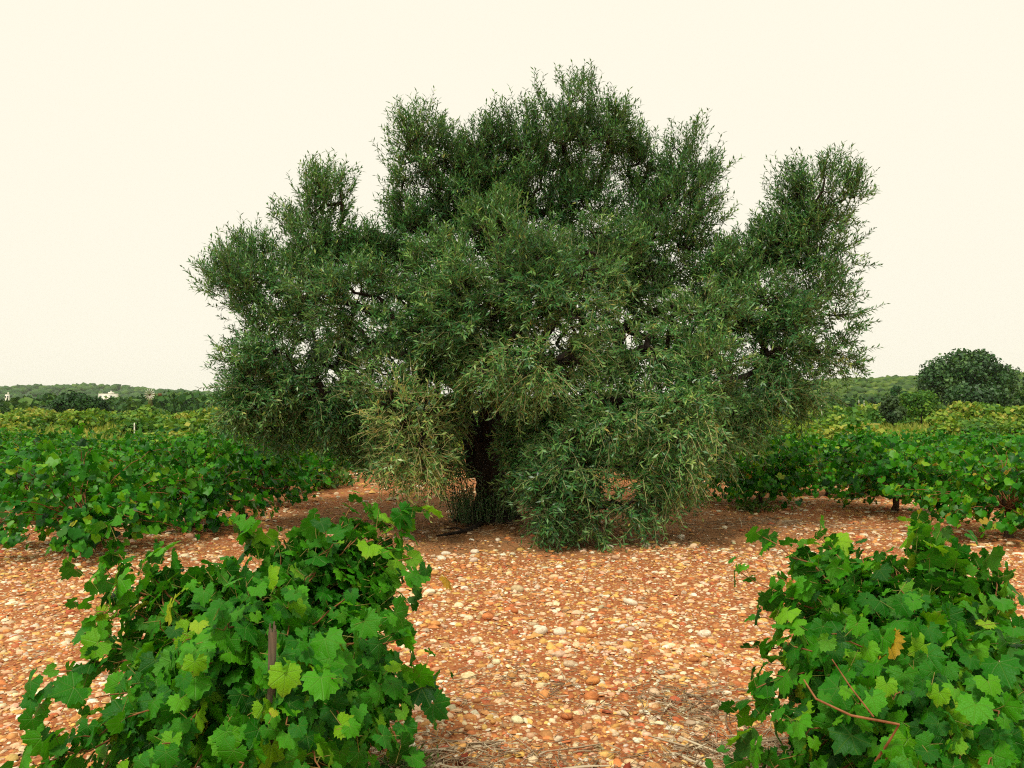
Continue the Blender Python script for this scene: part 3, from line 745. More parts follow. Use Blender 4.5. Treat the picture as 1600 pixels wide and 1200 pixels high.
LIMB_VIA = {0: [fork_r, at(800, 430, 10.8), at(818, 330, 10.9)], 1: [fork_l, at(715, 450, 10.7), at(700, 400, 10.6)], 2: [fork_l, at(690, 400, 10.5), at(640, 385, 10.4), at(580, 365, 10.3)],
            3: [fork_l, at(620, 500, 10.4), at(520, 470, 10.2)], 4: [fork_l, at(640, 560, 10.2)], 5: [fork, at(770, 560, 9.9), at(790, 480, 9.2)], 6: [fork_l, at(690, 590, 10.0), at(660, 580, 9.5)],
            7: [fork_r, at(880, 480, 10.6), at(940, 380, 10.6)], 8: [fork_r, at(1000, 500, 10.4), at(1140, 450, 10.4), at(1200, 400, 10.4)], 9: [fork_r, at(980, 560, 10.3), at(1100, 540, 10.1)],
            10: [fork_r, at(880, 570, 10.2), at(970, 520, 9.8)], 11: [fork, at(850, 620, 10.0), at(930, 630, 9.2)], 12: [fork, at(830, 680, 9.9), at(880, 720, 9.0)], 13: [fork_r, at(790, 560, 11.5), at(790, 480, 12.2)]}

olive = obj('olive_tree', None, None, OB, None, 'big spreading olive tree with silvery green crown on the red stony soil', 'tree')
r = np.random.default_rng(3)
# skeleton of every limb: via points, then lobe clusters joined to the nearest branch
def grow(limb):
    nodes = [np.asarray(p_) for p_ in LIMB_VIA[limb]]
    path = [nodes[0]]
    for a_, b_ in zip(nodes[:-1], nodes[1:]):
        for t_ in (1 / 3, 2 / 3, 1.0):
            path.append(a_ + (b_ - a_) * t_ + r.normal(0, 0.035, 3) * (t_ < 1))
    pos, par = [path[0]], [-1]
    for q_ in path[1:]: pos.append(q_); par.append(len(pos) - 2)
    cl = []
    for (u, v, Y, ru, rv, lb, lean, tn) in LOBES:
        if lb != limb: continue
        c = at(u, v, Y); k = Y / FPX
        ra = np.maximum(np.array((ru * k, (ru + rv) / 2 * k * 1.05, rv * k)) - 0.07, 0.12); c[2] -= 0.10 * max(lean, 0)
        npt = int(20 + 56 * (ra[0] * ra[2] + ra[0] * ra[1]) / 0.9)
        d = unit(r.normal(size=(npt * 2, 3)))
        q_ = c + d * ra * (r.random((npt * 2, 1)) ** 0.45)
        keep = noise3(q_, 3.2, 7) + 0.35 * r.normal(size=len(q_)) > (-0.24 if limb not in (11, 12) else 0.05)
        q_ = q_[keep][:npt]
        q_ = q_[q_[:, 2] > 0.12]
        for x in q_: cl.append((x, unit((x - c) / ra), lean, tn))
    cl.sort(key=lambda e: np.linalg.norm(e[0] - path[-1]))
    ends = []
    for x, o_, lean, tn in cl:
        A = np.array(pos); dv = x - A; di = np.linalg.norm(dv, axis=1)
        j = int(np.argmin(di)); last = j
        if di[j] > 0.18:
            nseg = 2 if di[j] < 0.6 else 3
            for s_ in range(1, nseg):
                m_ = A[j] + dv[j] * s_ / nseg + r.normal(0, 0.05 * min(di[j], 1), 3) + (0, 0, 0.05 * di[j])
                pos.append(m_); par.append(last); last = len(pos) - 1
        pos.append(x); par.append(last); ends.append((len(pos) - 1, x, o_, lean, tn))
    return np.array(pos), np.array(par), ends

OL_T = np.array([(0, 0, 0), (0.5, 0.45, 0.02), (0, 1, -0.06), (-0.5, 0.45, 0.02)], float)
OL_F = np.array([(0, 1, 2, 3)])
crown = obj('crown', None, olive)
for limb in LIMB_VIA:
    pos, par, ends = grow(limb)
    cnt = np.zeros(len(pos)); 
    for e in ends: cnt[e[0]] += 1
    for j in range(len(pos) - 1, 0, -1): cnt[par[j]] += cnt[j]
    rad = np.clip(0.0050 * np.maximum(cnt, 1) ** 0.48, 0.004, 0.062)
    ch = np.arange(1, len(pos))
    seg = np.stack([pos[par[ch]], pos[ch]], 1); rd = np.stack([np.minimum(rad[par[ch]], rad[ch] * 1.5), rad[ch]], 1)
    v, f = tubes(seg - OB, rd, 6)
    obj('limb', mesh('limb', v, f, None, True, [M['olive_bark']]), olive)
    # shoots with leaves
    C = np.array([e[1] for e in ends]); O = np.array([e[2] for e in ends]); LE = np.array([e[3] for e in ends]); TN = np.array([e[4] for e in ends])
    K = 8 if limb != 13 else 4
    C, O, LE, TN = (np.repeat(x, K, 0) for x in (C, O, LE, TN))
    n = len(C)
    TN = TN + 0.13 * noise3(C, 2.2, 21)                    # lighter and darker clumps
    base = C + r.normal(0, 0.055, (n, 3))
    up = np.zeros((n, 3)); up[:, 2] = np.where(LE > 0, 1.0 * LE, 0.12 * LE)
    d = unit(O * 0.75 + up + r.normal(0, 0.50, (n, 3)))
    L = r.uniform(0.11, 0.29, n)
    sag = np.where(LE < 0.4, (0.4 - LE) * 0.40, 0.0) * L
    m_ = 5; tt = np.linspace(0, 1, m_)
    path = base[:, None] + d[:, None] * (L[:, None] * tt)[..., None]
    path[..., 2] -= sag[:, None] * tt ** 2
    path[..., 2] += (np.clip(LE, 0, 1) * 0.22 * L)[:, None] * tt ** 2
    path[:, 1:] += r.normal(0, 0.006, (n, m_ - 1, 3))
    path[..., 2] = np.maximum(path[..., 2], 0.03)
    tint0 = np.clip(r.normal(0.36, 0.13, n) + TN * 0.9, 0, 1)
    sv, sf = tubes(path[:, ::2] - OB, np.linspace(0.0034, 0.0018, 3)[None] * np.where(LE < 0.3, 1.2, 1.0)[:, None], 3)
    tw = np.clip(0.45 + 1.6 * TN + np.where(LE < 0.3, 0.05 - LE * 0.2, 0) + r.normal(0, 0.12, n), 0, 1)
    # leaves in pairs along the shoot
    per = 12
    ti = np.linspace(0.10, 1.0, per)
    thin = 0.55 if limb == 6 else 1.0                      # the dry bough low on the left has shed many leaves
    idx = ti * (m_ - 1); lo = np.minimum(idx.astype(int), m_ - 2); fr = (idx - lo)[None, :, None]
    LP = path[:, lo] * (1 - fr) + path[:, lo + 1] * fr
    TD = unit(path[:, lo + 1] - path[:, lo])
    rnd = unit(np.cross(TD, unit(r.normal(size=(n, 1, 3)) + 0 * TD)))
    side = np.where((np.arange(per) % 2 == 0), 1.0, -1.0)[None, :, None]
    tw90 = (np.arange(per) // 2 % 2 == 0)[None, :, None]
    perp = np.where(tw90, rnd, np.cross(TD, rnd)) * side
    LD = unit(TD * 0.8 + perp * 0.80 + r.normal(0, 0.20, LP.shape))
    LN = unit(perp * -0.6 + TD * 0.5 + np.array((0, 0, 0.7)) + r.normal(0, 0.3, LP.shape))
    keep = (r.random(LP.shape[:2]) < thin).ravel()
    LP, LD, LN = (x.reshape(-1, 3)[keep] for x in (LP, LD, LN))
    nl = len(LP)
    LS = r.uniform(0.052, 0.090, nl); LW = r.uniform(0.0145, 0.0225, nl)
    lt = np.clip(np.repeat(tint0, per)[keep] + r.normal(0, 0.17, nl), 0, 1)
    lv, lf = stamp(OL_T, OL_F, LP - OB, LD, LN, LS, LW)
    me = mesh('bough', lv, lf, {'tint': np.repeat(lt, 4)}, False, [M['olive_leaf']])
    bo = obj('bough', me, crown, kind='stuff')
    if limb == 6: bo['label'] = 'dry yellowish bough low on the left with bare pale twigs'
    obj('twigs', mesh('twigs', sv, sf, {'tint': np.repeat(tw, 9)}, False, [M['olive_twig']]), olive, kind='stuff')

# trunk: a fluted, leaning bole with a flared foot
m_ = 16; k_ = 22
zt = np.linspace(-0.1, 1, m_)
cen = np.stack([np.interp(zt, [-0.1, 0, 1], [OB[0] - 0.02, OB[0], fork[0]]) + 0.03 * np.sin(zt * 5), np.interp(zt, [0, 1], [OB[1], fork[1]]), OB[2] + zt * (fork[2] - OB[2])], -1)
ang = np.arange(k_) / k_ * 2 * np.pi
rr = np.interp(zt, [-0.1, 0.0, 0.12, 0.35, 0.7, 1.0], [0.42, 0.35, 0.26, 0.215, 0.19, 0.13])[:, None] * (1 + 0.20 * np.sin(3 * ang + 2.4 * zt[:, None]) + 0.12 * np.sin(7 * ang - 3 * zt[:, None]) + 0.05 * r.normal(size=(m_, k_)))
V = cen[:, None] + np.stack([np.cos(ang) * rr, np.sin(ang) * rr * 0.9, 0 * rr], -1)
I = (np.arange(m_ - 1)[:, None] * k_ + np.arange(k_)[None]); I2 = (np.arange(m_ - 1)[:, None] * k_ + (np.arange(k_)[None] + 1) % k_)
b = Bag(); b.add(V.reshape(-1, 3) - OB, np.stack([I, I2, I2 + k_, I + k_], -1).reshape(-1, 4))
for tgt, w in ((at(722, 630, 10.6), 0.125), (at(776, 610, 10.75), 0.14), (at(752, 660, 11.0), 0.08)):
    c = bezier(fork - (0, 0, 0.45) + (0.35 * (tgt - fork)) * (1, 1, 0), fork + (0.55 * (tgt - fork)) * (1, 1, 0), tgt + (0, 0, 0.15), 9)
    b.add(*tubes((c - OB)[None], np.linspace(w * 1.25, w * 0.6, 9)[None], 12, 0.07, 9))
for a_ in (0.4, 1.7, 2.9, 4.1, 5.3):                       # roots that run into the soil
    e = OB + np.array((math.cos(a_) * 0.55, math.sin(a_) * 0.5, -0.05)); c = bezier(OB + (0, 0, 0.30), OB + (e - OB) * 0.45 + (0, 0, 0.09), e, 6)
    b.add(*tubes((c - OB)[None], np.array([[0.10, 0.11, 0.10, 0.08, 0.06, 0.03]]), 8, 0.08, 3))
obj('trunk', b.build('trunk', [M['olive_bark']], True), olive)

# suckers round the foot
n = 150
a_ = r.uniform(0, 6.28, n); rr = r.uniform(0.22, 0.46, n)
base = OB + np.stack([np.cos(a_) * rr - 0.10, np.sin(a_) * rr, 0 * a_], -1)
tip = base + np.stack([np.cos(a_) * 0.08 + r.normal(0, 0.06, n), np.sin(a_) * 0.08 + r.normal(0, 0.06, n), r.uniform(0.25, 0.65, n)], -1)
path = np.stack([base, (base + tip) / 2 + r.normal(0, 0.02, (n, 3)), tip], 1)
sv, sf = tubes(path - OB, np.array([[0.005, 0.004, 0.002]]).repeat(n, 0), 3)
sk = obj('suckers', mesh('suckers', sv, sf, {'tint': np.full(len(sv), 0.3)}, False, [M['olive_twig']]), olive, kind='stuff')
LP = (path[:, :1] + (path[:, 2:] - path[:, :1]) * np.linspace(0.1, 1, 22)[None, :, None]).reshape(-1, 3)
lv, lf = stamp(OL_T, OL_F, LP - OB, r.normal(0, 0.7, LP.shape) + (0, 0, 0.6), r.normal(0, 1, LP.shape), r.uniform(0.035, 0.06, len(LP)), r.uniform(0.011, 0.016, len(LP)))
obj('sucker_leaves', mesh('sucker_leaves', lv, lf, {'tint': np.repeat(np.clip(r.normal(0.25, 0.1, len(LP)), 0, 1), 4)}, False, [M['olive_leaf']]), sk, kind='stuff')

# dark dead branch lying below the trunk
c = np.array([at(u, v, CAM_H * FPX / (v - 640)) for u, v in ((683, 839), (715, 834), (738, 829), (757, 818))]); c[:, 2] = height(c[:, 0], c[:, 1]) + 0.035
cc = np.array([[np.interp(x, np.linspace(0, 1, 4), c[:, k]) for k in range(3)] for x in np.linspace(0, 1, 9)])
b = Bag(); b.add(*tubes(cc[None] - cc[0], np.linspace(0.012, 0.034, 9)[None], 8, 0.1, 2))
b.add(*tubes(np.array([[cc[4] - cc[0], cc[4] - cc[0] + (-0.12, 0.10, 0.02), cc[4] - cc[0] + (-0.26, 0.14, 0.0)]]), np.array([[0.014, 0.011, 0.006]]), 6))
obj('fallen_branch', b.build('fallen_branch', [M['olive_bark']], True), None, cc[0], None, 'dark dead branch lying on the soil at the foot of the olive', 'branch')

# ------------------------------------------------------------------ litter
def twig_heap(n, fx, tint, lmin, lmax, rad, z=0.012):
    x, y = fx(n); a_ = rng.uniform(0, 6.28, n); L = rng.uniform(lmin, lmax, n)
    d = np.stack([np.cos(a_), np.sin(a_), rng.normal(0, 0.12, n)], -1); side = np.stack([-np.sin(a_), np.cos(a_), 0 * a_], -1)
    tt = np.linspace(-0.5, 0.5, 4)
    c0 = np.stack([x, y, height(x, y) + z + rng.random(n) * 0.018], -1)
    P = c0[:, None] + d[:, None] * (L[:, None] * tt)[..., None] + side[:, None] * ((rng.normal(0, 0.18, n) * L)[:, None] * (tt ** 2 - 0.1))[..., None]
    P[..., 2] = np.maximum(P[..., 2], height(P[..., 0], P[..., 1]) + 0.004)
    rr = np.exp(rng.normal(math.log(rad), 0.35, n))
    v, f = tubes(P, rr[:, None] * np.array([0.8, 1, 0.9, 0.6])[None], 3)
    return v, f, np.repeat(np.clip(rng.normal(tint, 0.22, n), 0, 1), 12)
def patch(cx, cy, sx, sy): return lambda n: (rng.normal(cx, sx, n), np.maximum(rng.normal(cy, sy, n), 2.9))
b = Bag()
for n_, fx, tint, lo, hi, rd in ((420, patch(-0.35, 3.45, 0.28, 0.16), 0.55, 0.03, 0.15, 0.0026), (420, patch(1.05, 3.5, 0.16, 0.22), 0.65, 0.04, 0.2, 0.0024), (420, patch(0.25, 3.45, 0.38, 0.14), 0.45, 0.03, 0.11, 0.002),
                             (320, patch(0.9, 4.15, 0.22, 0.16), 0.5, 0.03, 0.12, 0.0024), (260, patch(0.1, 4.4, 0.4, 0.25), 0.45, 0.03, 0.1, 0.002), (500, lambda n: (rng.uniform(-3, 3, n), rng.uniform(4, 8, n)), 0.5, 0.03, 0.10, 0.0022),
                             (700, lambda n: (rng.normal(0.4, 1.9, n), rng.normal(10, 0.9, n)), 0.45, 0.05, 0.2, 0.003), (110, patch(3.2, 10.6, 0.6, 0.3), 0.6, 0.1, 0.35, 0.004), (14, patch(-0.3, 3.5, 0.35, 0.12), 0.7, 0.25, 0.5, 0.0048), (10, patch(1.0, 3.6, 0.2, 0.3), 0.75, 0.2, 0.4, 0.0048)):
    v, f, tn = twig_heap(n_, fx, tint, lo, hi, rd); b.add(v, f, tint=tn)
obj('dry_twigs', b.build('dry_twigs', [M['dry_twig']]), None, None, 'stuff', 'dry prunings and straw scattered over the pebbles', 'twigs')
n = 9000
x = rng.normal(0.25, 1.75, n); y = rng.normal(10.4, 1.15, n); P = np.stack([x, y, height(x, y) + 0.006 + 0.02 * rng.random(n)], -1)
a_ = rng.uniform(0, 6.28, n)
v, f = stamp(OL_T, OL_F, P, np.stack([np.cos(a_), np.sin(a_), rng.normal(0, 0.15, n)], -1), np.array((0, 0, 1.0)) + rng.normal(0, 0.35, (n, 3)), rng.uniform(0.035, 0.065, n), rng.uniform(0.010, 0.017, n))
obj('fallen_leaves', mesh('fallen_leaves', v, f, {'tint': np.repeat(rng.random(n), 4)}, False, [M['litter']]), None, None, 'stuff', 'brown fallen olive leaves under the tree', 'leaves')

# bleached pieces of wood and dead leaves on the pebbles
for u0, v0, u1, v1, rd, lab in ((1108, 1101, 1150, 1093, 0.009, 'bleached bent piece of wood on the pebbles beside the right front vine'), (1037, 1103, 1050, 1090, 0.007, 'short pale split twig on the pebbles in the middle'), (970, 1105, 982, 1110, 0.010, 'small cream chip of wood on the pebbles'),
                               (690, 1166, 788, 1150, 0.006, 'long thin brown stick on the pebbles near the left front vine'), (672, 1180, 700, 1163, 0.005, 'short pale stick propped on the pebbles near the left front vine')):
    A_, B_ = (at(u, v, CAM_H * FPX / (v - 640)) for u, v in ((u0, v0), (u1, v1)))
    c = bezier(A_, (A_ + B_) / 2 + (0, 0.03, 0.01), B_, 7); c[:, 2] = height(c[:, 0], c[:, 1]) + rd + 0.012
    o0 = c[3].copy()
    me = mesh('stick', *tubes(c[None] - o0, np.array([[0.5, 0.9, 1, 1, 0.95, 0.8, 0.4]]) * rd, 7, 0.12, 4), {'tint': np.full(49, 0.95 if 'brown' not in lab else 0.35)}, True, [M['dry_twig']])
    obj('stick', me, None, o0, None, lab, 'stick')
DEAD = leaf_mat('dead_vine_leaf', [(0.0, (0.20, 0.03, 0.015)), (1.0, (0.34, 0.07, 0.025))], (0.3, 0.1, 0.05), 0.3, 0.1, 0.8, 0.2)
for u, v, lab in ((980, 1188, 'curled dark red dead leaf lying on the twigs at the bottom'), (722, 1182, 'crumpled red brown dead leaf on the twigs beside the left front vine')):
    q = at(u, v, CAM_H * FPX / (v - 640)); tv, tf = NEAR_T[3]; tv = tv.copy(); tv[:, 2] -= 1.1 * tv[:, 0] ** 2; tv[:, 0] *= 0.55
    vv, ff = stamp(tv, tf, np.zeros((1, 3)), np.array([[0.4, 0.8, 0.35]]), np.array([[0.1, -0.4, 1.0]]), np.array([0.05]))
    obj('dead_leaf', mesh('dead_leaf', vv, ff, {'tint': np.full(len(vv), 0.3)}, True, [DEAD]), None, (q[0], q[1], float(height(q[0], q[1])) + 0.03), None, lab, 'leaf')

# low weeds
def weed(u, v, s, n_, label, mat='weed'):
    Y = CAM_H * FPX / (v - 640); q = at(u, v, Y); q[2] = float(height(q[0], q[1]))
    a_ = rng.uniform(0, 6.28, n_); P = np.stack([rng.normal(0, s * 0.35, n_), rng.normal(0, s * 0.35, n_), np.abs(rng.normal(0, s * 0.22, n_))], -1)
    v_, f_ = stamp(OL_T, OL_F, P, np.stack([np.cos(a_), np.sin(a_), rng.uniform(0.2, 1.2, n_)], -1), np.array((0, 0, 1.0)) + rng.normal(0, 0.5, (n_, 3)), rng.uniform(0.15, 0.32, n_) * s, rng.uniform(0.05, 0.12, n_) * s)
    w = obj('weed', None, None, q, None, label, 'weed')
    obj('leaves', mesh('weed_leaves', v_, f_, {'tint': np.repeat(rng.random(n_), 4)}, False, [M[mat]]), w, kind='stuff')
    sv_, sf_ = tubes(np.stack([np.zeros((9, 3)) + rng.normal(0, 0.1 * s, (9, 3)) * (1, 1, 0), P[:9] * 0.6, P[:9]], 1), np.full((9, 3), 0.012 * s), 3)
    obj('stems', mesh('weed_stems', sv_, sf_, None, False, [M['petiole']]), w, kind='stuff')
weed(632, 1196, 0.13, 420, 'feathery green weed at the bottom beside the left front vine')
weed(1180, 797, 0.42, 160, 'low weed at the foot of the lone vine right of the olive')
weed(1318, 790, 0.22, 50, 'tiny green weed on the open soil right of the lone vine')
weed(1104, 782, 0.35, 90, 'dark small weed right of the olive crown on the soil')
weed(515, 762, 0.8, 240, 'flat patch of weeds left of the olive at the gravel edge')

# ------------------------------------------------------------------ beyond the vines
def leaf_cloud(r, centres, radii, n, size, hollow=0.5, tilt=0.6, lump=0.18, seed=0):
    """n leaf clumps through lumpy ellipsoids -> verts, quads, tint per vertex (for one crown)"""
    centres, radii = np.array(centres, float), np.array(radii, float)
    w = radii[:, 0] * radii[:, 2]; k = r.choice(len(centres), n, p=w / w.sum())
    d = unit(r.normal(size=(n, 3)))
    rad = (hollow + (1 - hollow) * r.random((n, 1)) ** 0.5) * (1 + lump * noise3(d * 3 + k[:, None] * 7, 1.6, seed)[:, None])
    P = centres[k] + d * radii[k] * rad
    q = np.array([(-0.5, -0.35, 0), (0.5, -0.5, 0.08), (0.45, 0.4, 0), (-0.4, 0.5, 0.1)])
    N = unit(d + r.normal(0, tilt, (n, 3)) + (0, 0, 0.35)); D = r.normal(size=(n, 3))
    v, f = stamp(q, np.array([(0, 1, 2, 3)]), P, D, N, size * r.uniform(0.5, 1.4, n))
    return v, f, np.repeat(np.clip(r.normal(0.45, 0.20, n) + r.normal(0, 0.20, len(centres))[k], 0, 1), 4)

def lobed(u0, u1, v0, v1, Y, n, r, lobe_w=(0.15, 0.24), low=None):
    """lobe centres that fill the box seen at pixels u0..u1, v0..v1 at distance Y"""
    A_, B_ = at(u0, v1, Y), at(u1, v0, Y); A_[2] = A_[2] if low is None else low; w, h = B_[0] - A_[0], B_[2] - A_[2]
    cs, rs = [], []
    for k in range(n):
        s_ = w * r.uniform(*lobe_w); sz = min(s_ * 0.85, h * 0.30)
        a_ = r.uniform(0, 6.28); e = r.random() ** 0.5
        dx = math.cos(a_) * e * (0.5 * w - s_ * 0.9); dy = math.sin(a_) * e * 0.8 * (0.5 * w - s_ * 0.9)
        dome = math.sqrt(max(0.05, 1 - (math.hypot(dx, dy) / (0.54 * w)) ** 2))
        z1 = A_[2] + h * dome - sz * 0.95; z0 = A_[2] + sz + 0.10 * h * e
        cs.append(((A_[0] + B_[0]) / 2 + dx, Y + dy, z0 + max(0, z1 - z0) * r.random() ** 0.5)); rs.append((s_, s_, sz))
    return cs, rs, (A_[0] + B_[0]) / 2

def crown_tree(name, box, Y, mat, label, cat, n_lobes, n_leaf, size, seed, bark='olive_bark', lobe_w=(0.15, 0.24), low=None, base=0.0, group=None, trunk_r=0.2, hollow=0.5):
    r = np.random.default_rng(seed)
    cs, rs, cx = lobed(*box, Y, n_lobes, r, lobe_w, low)
    b0 = np.array((cx, Y, base))
    root = obj(name, None, None, b0, None, label, cat, group)
    v, f, tn = leaf_cloud(r, cs, rs, n_leaf, size, hollow, seed=seed)
    v[:, 2] = np.maximum(v[:, 2], base + 0.02)
    obj('crown', mesh('crown', v - b0, f, {'tint': tn}, False, [M[mat]]), root, kind='stuff')
    fk = b0 + np.array((0, 0, (min(c[2] for c in cs) - base) * 0.8 + 0.1))
    b = Bag(); b.add(*tubes((np.array([b0 - (0, 0, 0.2), (b0 + fk) / 2 + (0.1 * trunk_r, 0, 0), fk]) - b0)[None], np.array([[1.3, 1.0, 0.9]]) * trunk_r, 9, 0.06, seed))
    for c in cs[:min(len(cs), 9)]:
        b.add(*tubes((bezier(fk - (0, 0, 0.1), fk * 0.5 + np.array(c) * 0.5 + (0, 0, 0.1), np.array(c), 5) - b0)[None], np.linspace(0.6, 0.2, 5)[None] * trunk_r, 5))
    obj('trunk', b.build('trunk', [M[bark]], True), root)
    return root

crown_tree('oak_tree', (1432, 1590, 540, 656), 96, 'oak_leaf', 'broad dark evergreen oak standing alone beyond the vines on the right', 'tree', 52, 15000, 0.25, 31, base=0.0, trunk_r=0.38, lobe_w=(0.07, 0.17), hollow=0.2, low=0.6)
crown_tree('oak_tree', (1470, 1575, 592, 658), 90, 'oak_leaf', 'dark leafy skirt tree in front of the lone oak trunk', 'tree', 12, 6000, 0.28, 32, trunk_r=0.15)
crown_tree('umbrella_pine', (80, 168, 614, 656), 112, 'pine_leaf', 'rounded dark green umbrella pine in the field on the left', 'tree', 16, 9000, 0.30, 33, trunk_r=0.22)
BUSHES = [((1370, 1418, 618, 664), 58, 'grey_leaf', 'dark grey green bush between the vines and the oak', 10, 2600, 0.16), ((1402, 1476, 606, 662), 66, 'scrub_leaf', 'rusty yellow bush in front of the oak', 10, 2600, 0.17),
          ((1392, 1418, 597, 618), 170, 'green_bush', 'small round dark green tree before the far wood', 6, 900, 0.35), ((232, 256, 637, 656), 95, 'grey_leaf', 'blackish bush beside the wind pump mast', 6, 1000, 0.2),
          ((298, 326, 638, 664), 70, 'green_bush', 'bright green conical bush near the olive crown', 6, 1200, 0.17), ((76, 104, 644, 668), 62, 'light_leaf', 'round light green bush in front of the umbrella pine', 6, 1200, 0.15),
          ((196, 226, 646, 666), 66, 'grey_leaf', 'brownish grey bush behind the white post', 6, 1100, 0.16), ((44, 84, 632, 658), 100, 'grey_leaf', 'dark grey bush at the foot of the umbrella pine', 7, 1300, 0.22),
          ((318, 344, 634, 652), 100, 'scrub_leaf', 'pale rusty bush at the left edge of the olive crown', 6, 900, 0.2), ((24, 44, 640, 660), 72, 'scrub_leaf', 'yellowish slender bush by the pale strip on the left', 5, 800, 0.14),
          ((1584, 1625, 590, 640), 120, 'wood_leaf', 'green tree cut by the right edge behind the oak', 7, 1800, 0.3), ((1572, 1600, 622, 650), 88, 'grey_leaf', 'greyish bush right of the oak', 6, 900, 0.2)]
for k, (box, Y, mt, lab, nl, nf, sz) in enumerate(BUSHES):
    crown_tree('bush' if 'tree' not in lab else 'small_tree', box, Y, mt, lab, 'bush' if 'tree' not in lab else 'tree', nl + 5, int(nf * 1.4), sz, 40 + k, trunk_r=0.06, hollow=0.35, low=0.0)

# scrub bushes of the dry field: a few meshes, many individuals
scrub = []
for k in range(5):
    r = np.random.default_rng(70 + k); cs, rs = [], []
    for _ in range(5):
        s_ = r.uniform(0.35, 0.6); cs.append((r.normal(0, 0.42), r.normal(0, 0.42), s_ * 0.8 + r.uniform(0, 0.25))); rs.append((s_, s_, s_ * 0.8))
    v, f, tn = leaf_cloud(r, cs, rs, 750, 0.13, 0.3, seed=70 + k); v[:, 2] = np.maximum(v[:, 2], 0.0)
    st = np.stack([np.zeros((5, 3)), np.array(cs) * 0.5, np.array(cs)], 1)
    scrub.append((mesh('crown', v, f, {'tint': tn}, False, [M['scrub_leaf']]), mesh('stems', *tubes(st, np.array([[0.03, 0.025, 0.012]]).repeat(5, 0), 4), mats=[M['vine_bark']])))
placed = 0
while placed < 230:
    y = 30 + 95 * rng.random() ** 1.2; x = rng.uniform(-0.70, 0.70) * y
    u = 800 + x / y * FPX
    if 420 < u < 1180 and rng.random() < 0.85: continue
    if (1355 < u < 1480 and y < 72) or (60 < u < 260 and y < 112 and rng.random() < 0.55) or (1270 < u < 1360 and rng.random() < 0.6): continue
    s = rng.uniform(0.55, 1.25) * (1 + 0.004 * y) * (1.25 if x < 0 else (1.5 if y > 55 else 1.1))
    side = 'left' if x < 0 else 'right'
    o = obj('scrub_bush', None, None, (x, y, float(height(x, y)) - 0.02), None, 'low yellowish scrub bush in the dry field %s of the olive tree' % side, 'bush', 'scrub bushes of the dry field')
    o.rotation_euler = (0, 0, rng.uniform(0, 6.28)); o.scale = (s, s, s * rng.uniform(0.6, 1.0))
    cm, sm_ = scrub[placed % 5]
    obj('crown', cm, o, kind='stuff')
    if y < 45: obj('stems', sm_, o, kind='stuff')
    placed += 1

# dry grass of the field
n = 26000
y = 29 + 110 * rng.random(n) ** 1.3; x = rng.uniform(-0.72, 0.72, n) * y
keep = noise3(np.stack([x, y, 0 * x], -1), 0.35, 4) > -0.45; x, y = x[keep], y[keep]; n = len(x)
gv = np.array([(-0.5, 0, 0), (0.5, 0, 0), (0.25, 0.6, 0.05), (-0.15, 1, 0.2)]); a_ = rng.uniform(0, 6.28, n)
D = np.stack([rng.normal(0, 0.3, n), rng.normal(0, 0.3, n), np.ones(n)], -1); N = np.stack([np.cos(a_), np.sin(a_), 0 * a_], -1)
v, f = stamp(gv, np.array([(0, 1, 2, 3)]), np.stack([x, y, height(x, y)], -1), D, N, rng.uniform(0.2, 0.65, n), rng.uniform(0.10, 0.30, n))
obj('dry_grass', mesh('dry_grass', v, f, {'tint': np.repeat(np.clip(rng.normal(0.45, 0.25, n), 0, 1), 4)}, False, [M['grass']]), None, None, 'stuff', 'yellow dry grass of the field beyond the vines', 'grass')

# woods: one mass of crowns on either side
def wood(name, label, spots, per, size, seed, mat='wood_leaf'):
    r = np.random.default_rng(seed); b = Bag()
    for (x, y, z, w, h) in spots:
        cs = [(x + r.normal(0, w * 0.22), y + r.normal(0, w * 0.2), z + h * r.uniform(0.35, 0.68)) for _ in range(4)]
        rs = [(w * r.uniform(0.26, 0.38),) * 2 + (h * r.uniform(0.25, 0.36),) for _ in range(4)]
        v, f, tn = leaf_cloud(r, cs, rs, per, size * w, 0.55, seed=seed); b.add(v, f, tint=np.clip(tn + r.normal(0, 0.22), 0, 1))
        b.add(*tubes(np.array([[(x, y, z - 0.5), (x, y, z + h * 0.5)]]), np.array([[w * 0.03, w * 0.02]]), 4), tint=0.0)
    obj(name, b.build(name, [M[mat]]), None, None, 'stuff', label, 'wood')
spots = []
r = np.random.default_rng(91)
for k in range(330):
    y = r.uniform(165, 300); u = r.uniform(-120, 620); x = (u - 800) / FPX * y
    topv = np.interp(u, [-120, 0, 60, 110, 150, 200, 260, 340, 620], [618, 618, 612, 606, 616, 614, 606, 607, 612]) + r.uniform(-2, 10) + (300 - y) * 0.05
    h = max(2.5, at(u, topv, y)[2]); spots.append((x, y, 0.0, r.uniform(4.5, 8.5), h))
wood('woodland', 'dark green pine wood behind the field on the left', spots, 64, 0.165, 92)
spots = []
for k in range(230):
    y = r.uniform(170, 330); u = r.uniform(1130, 1760); x = (u - 800) / FPX * y
    topv = np.interp(u, [1130, 1280, 1440, 1600, 1760], [616, 614, 610, 606, 604]) + r.uniform(-4, 16) + (300 - y) * 0.06
    h = max(2.5, at(u, topv, y)[2]); spots.append((x, y, 0.0, r.uniform(4.5, 9), h)) if r.random() < 0.8 else None
wood('woodland', 'green wood behind the field on the right', spots, 64, 0.165, 93)

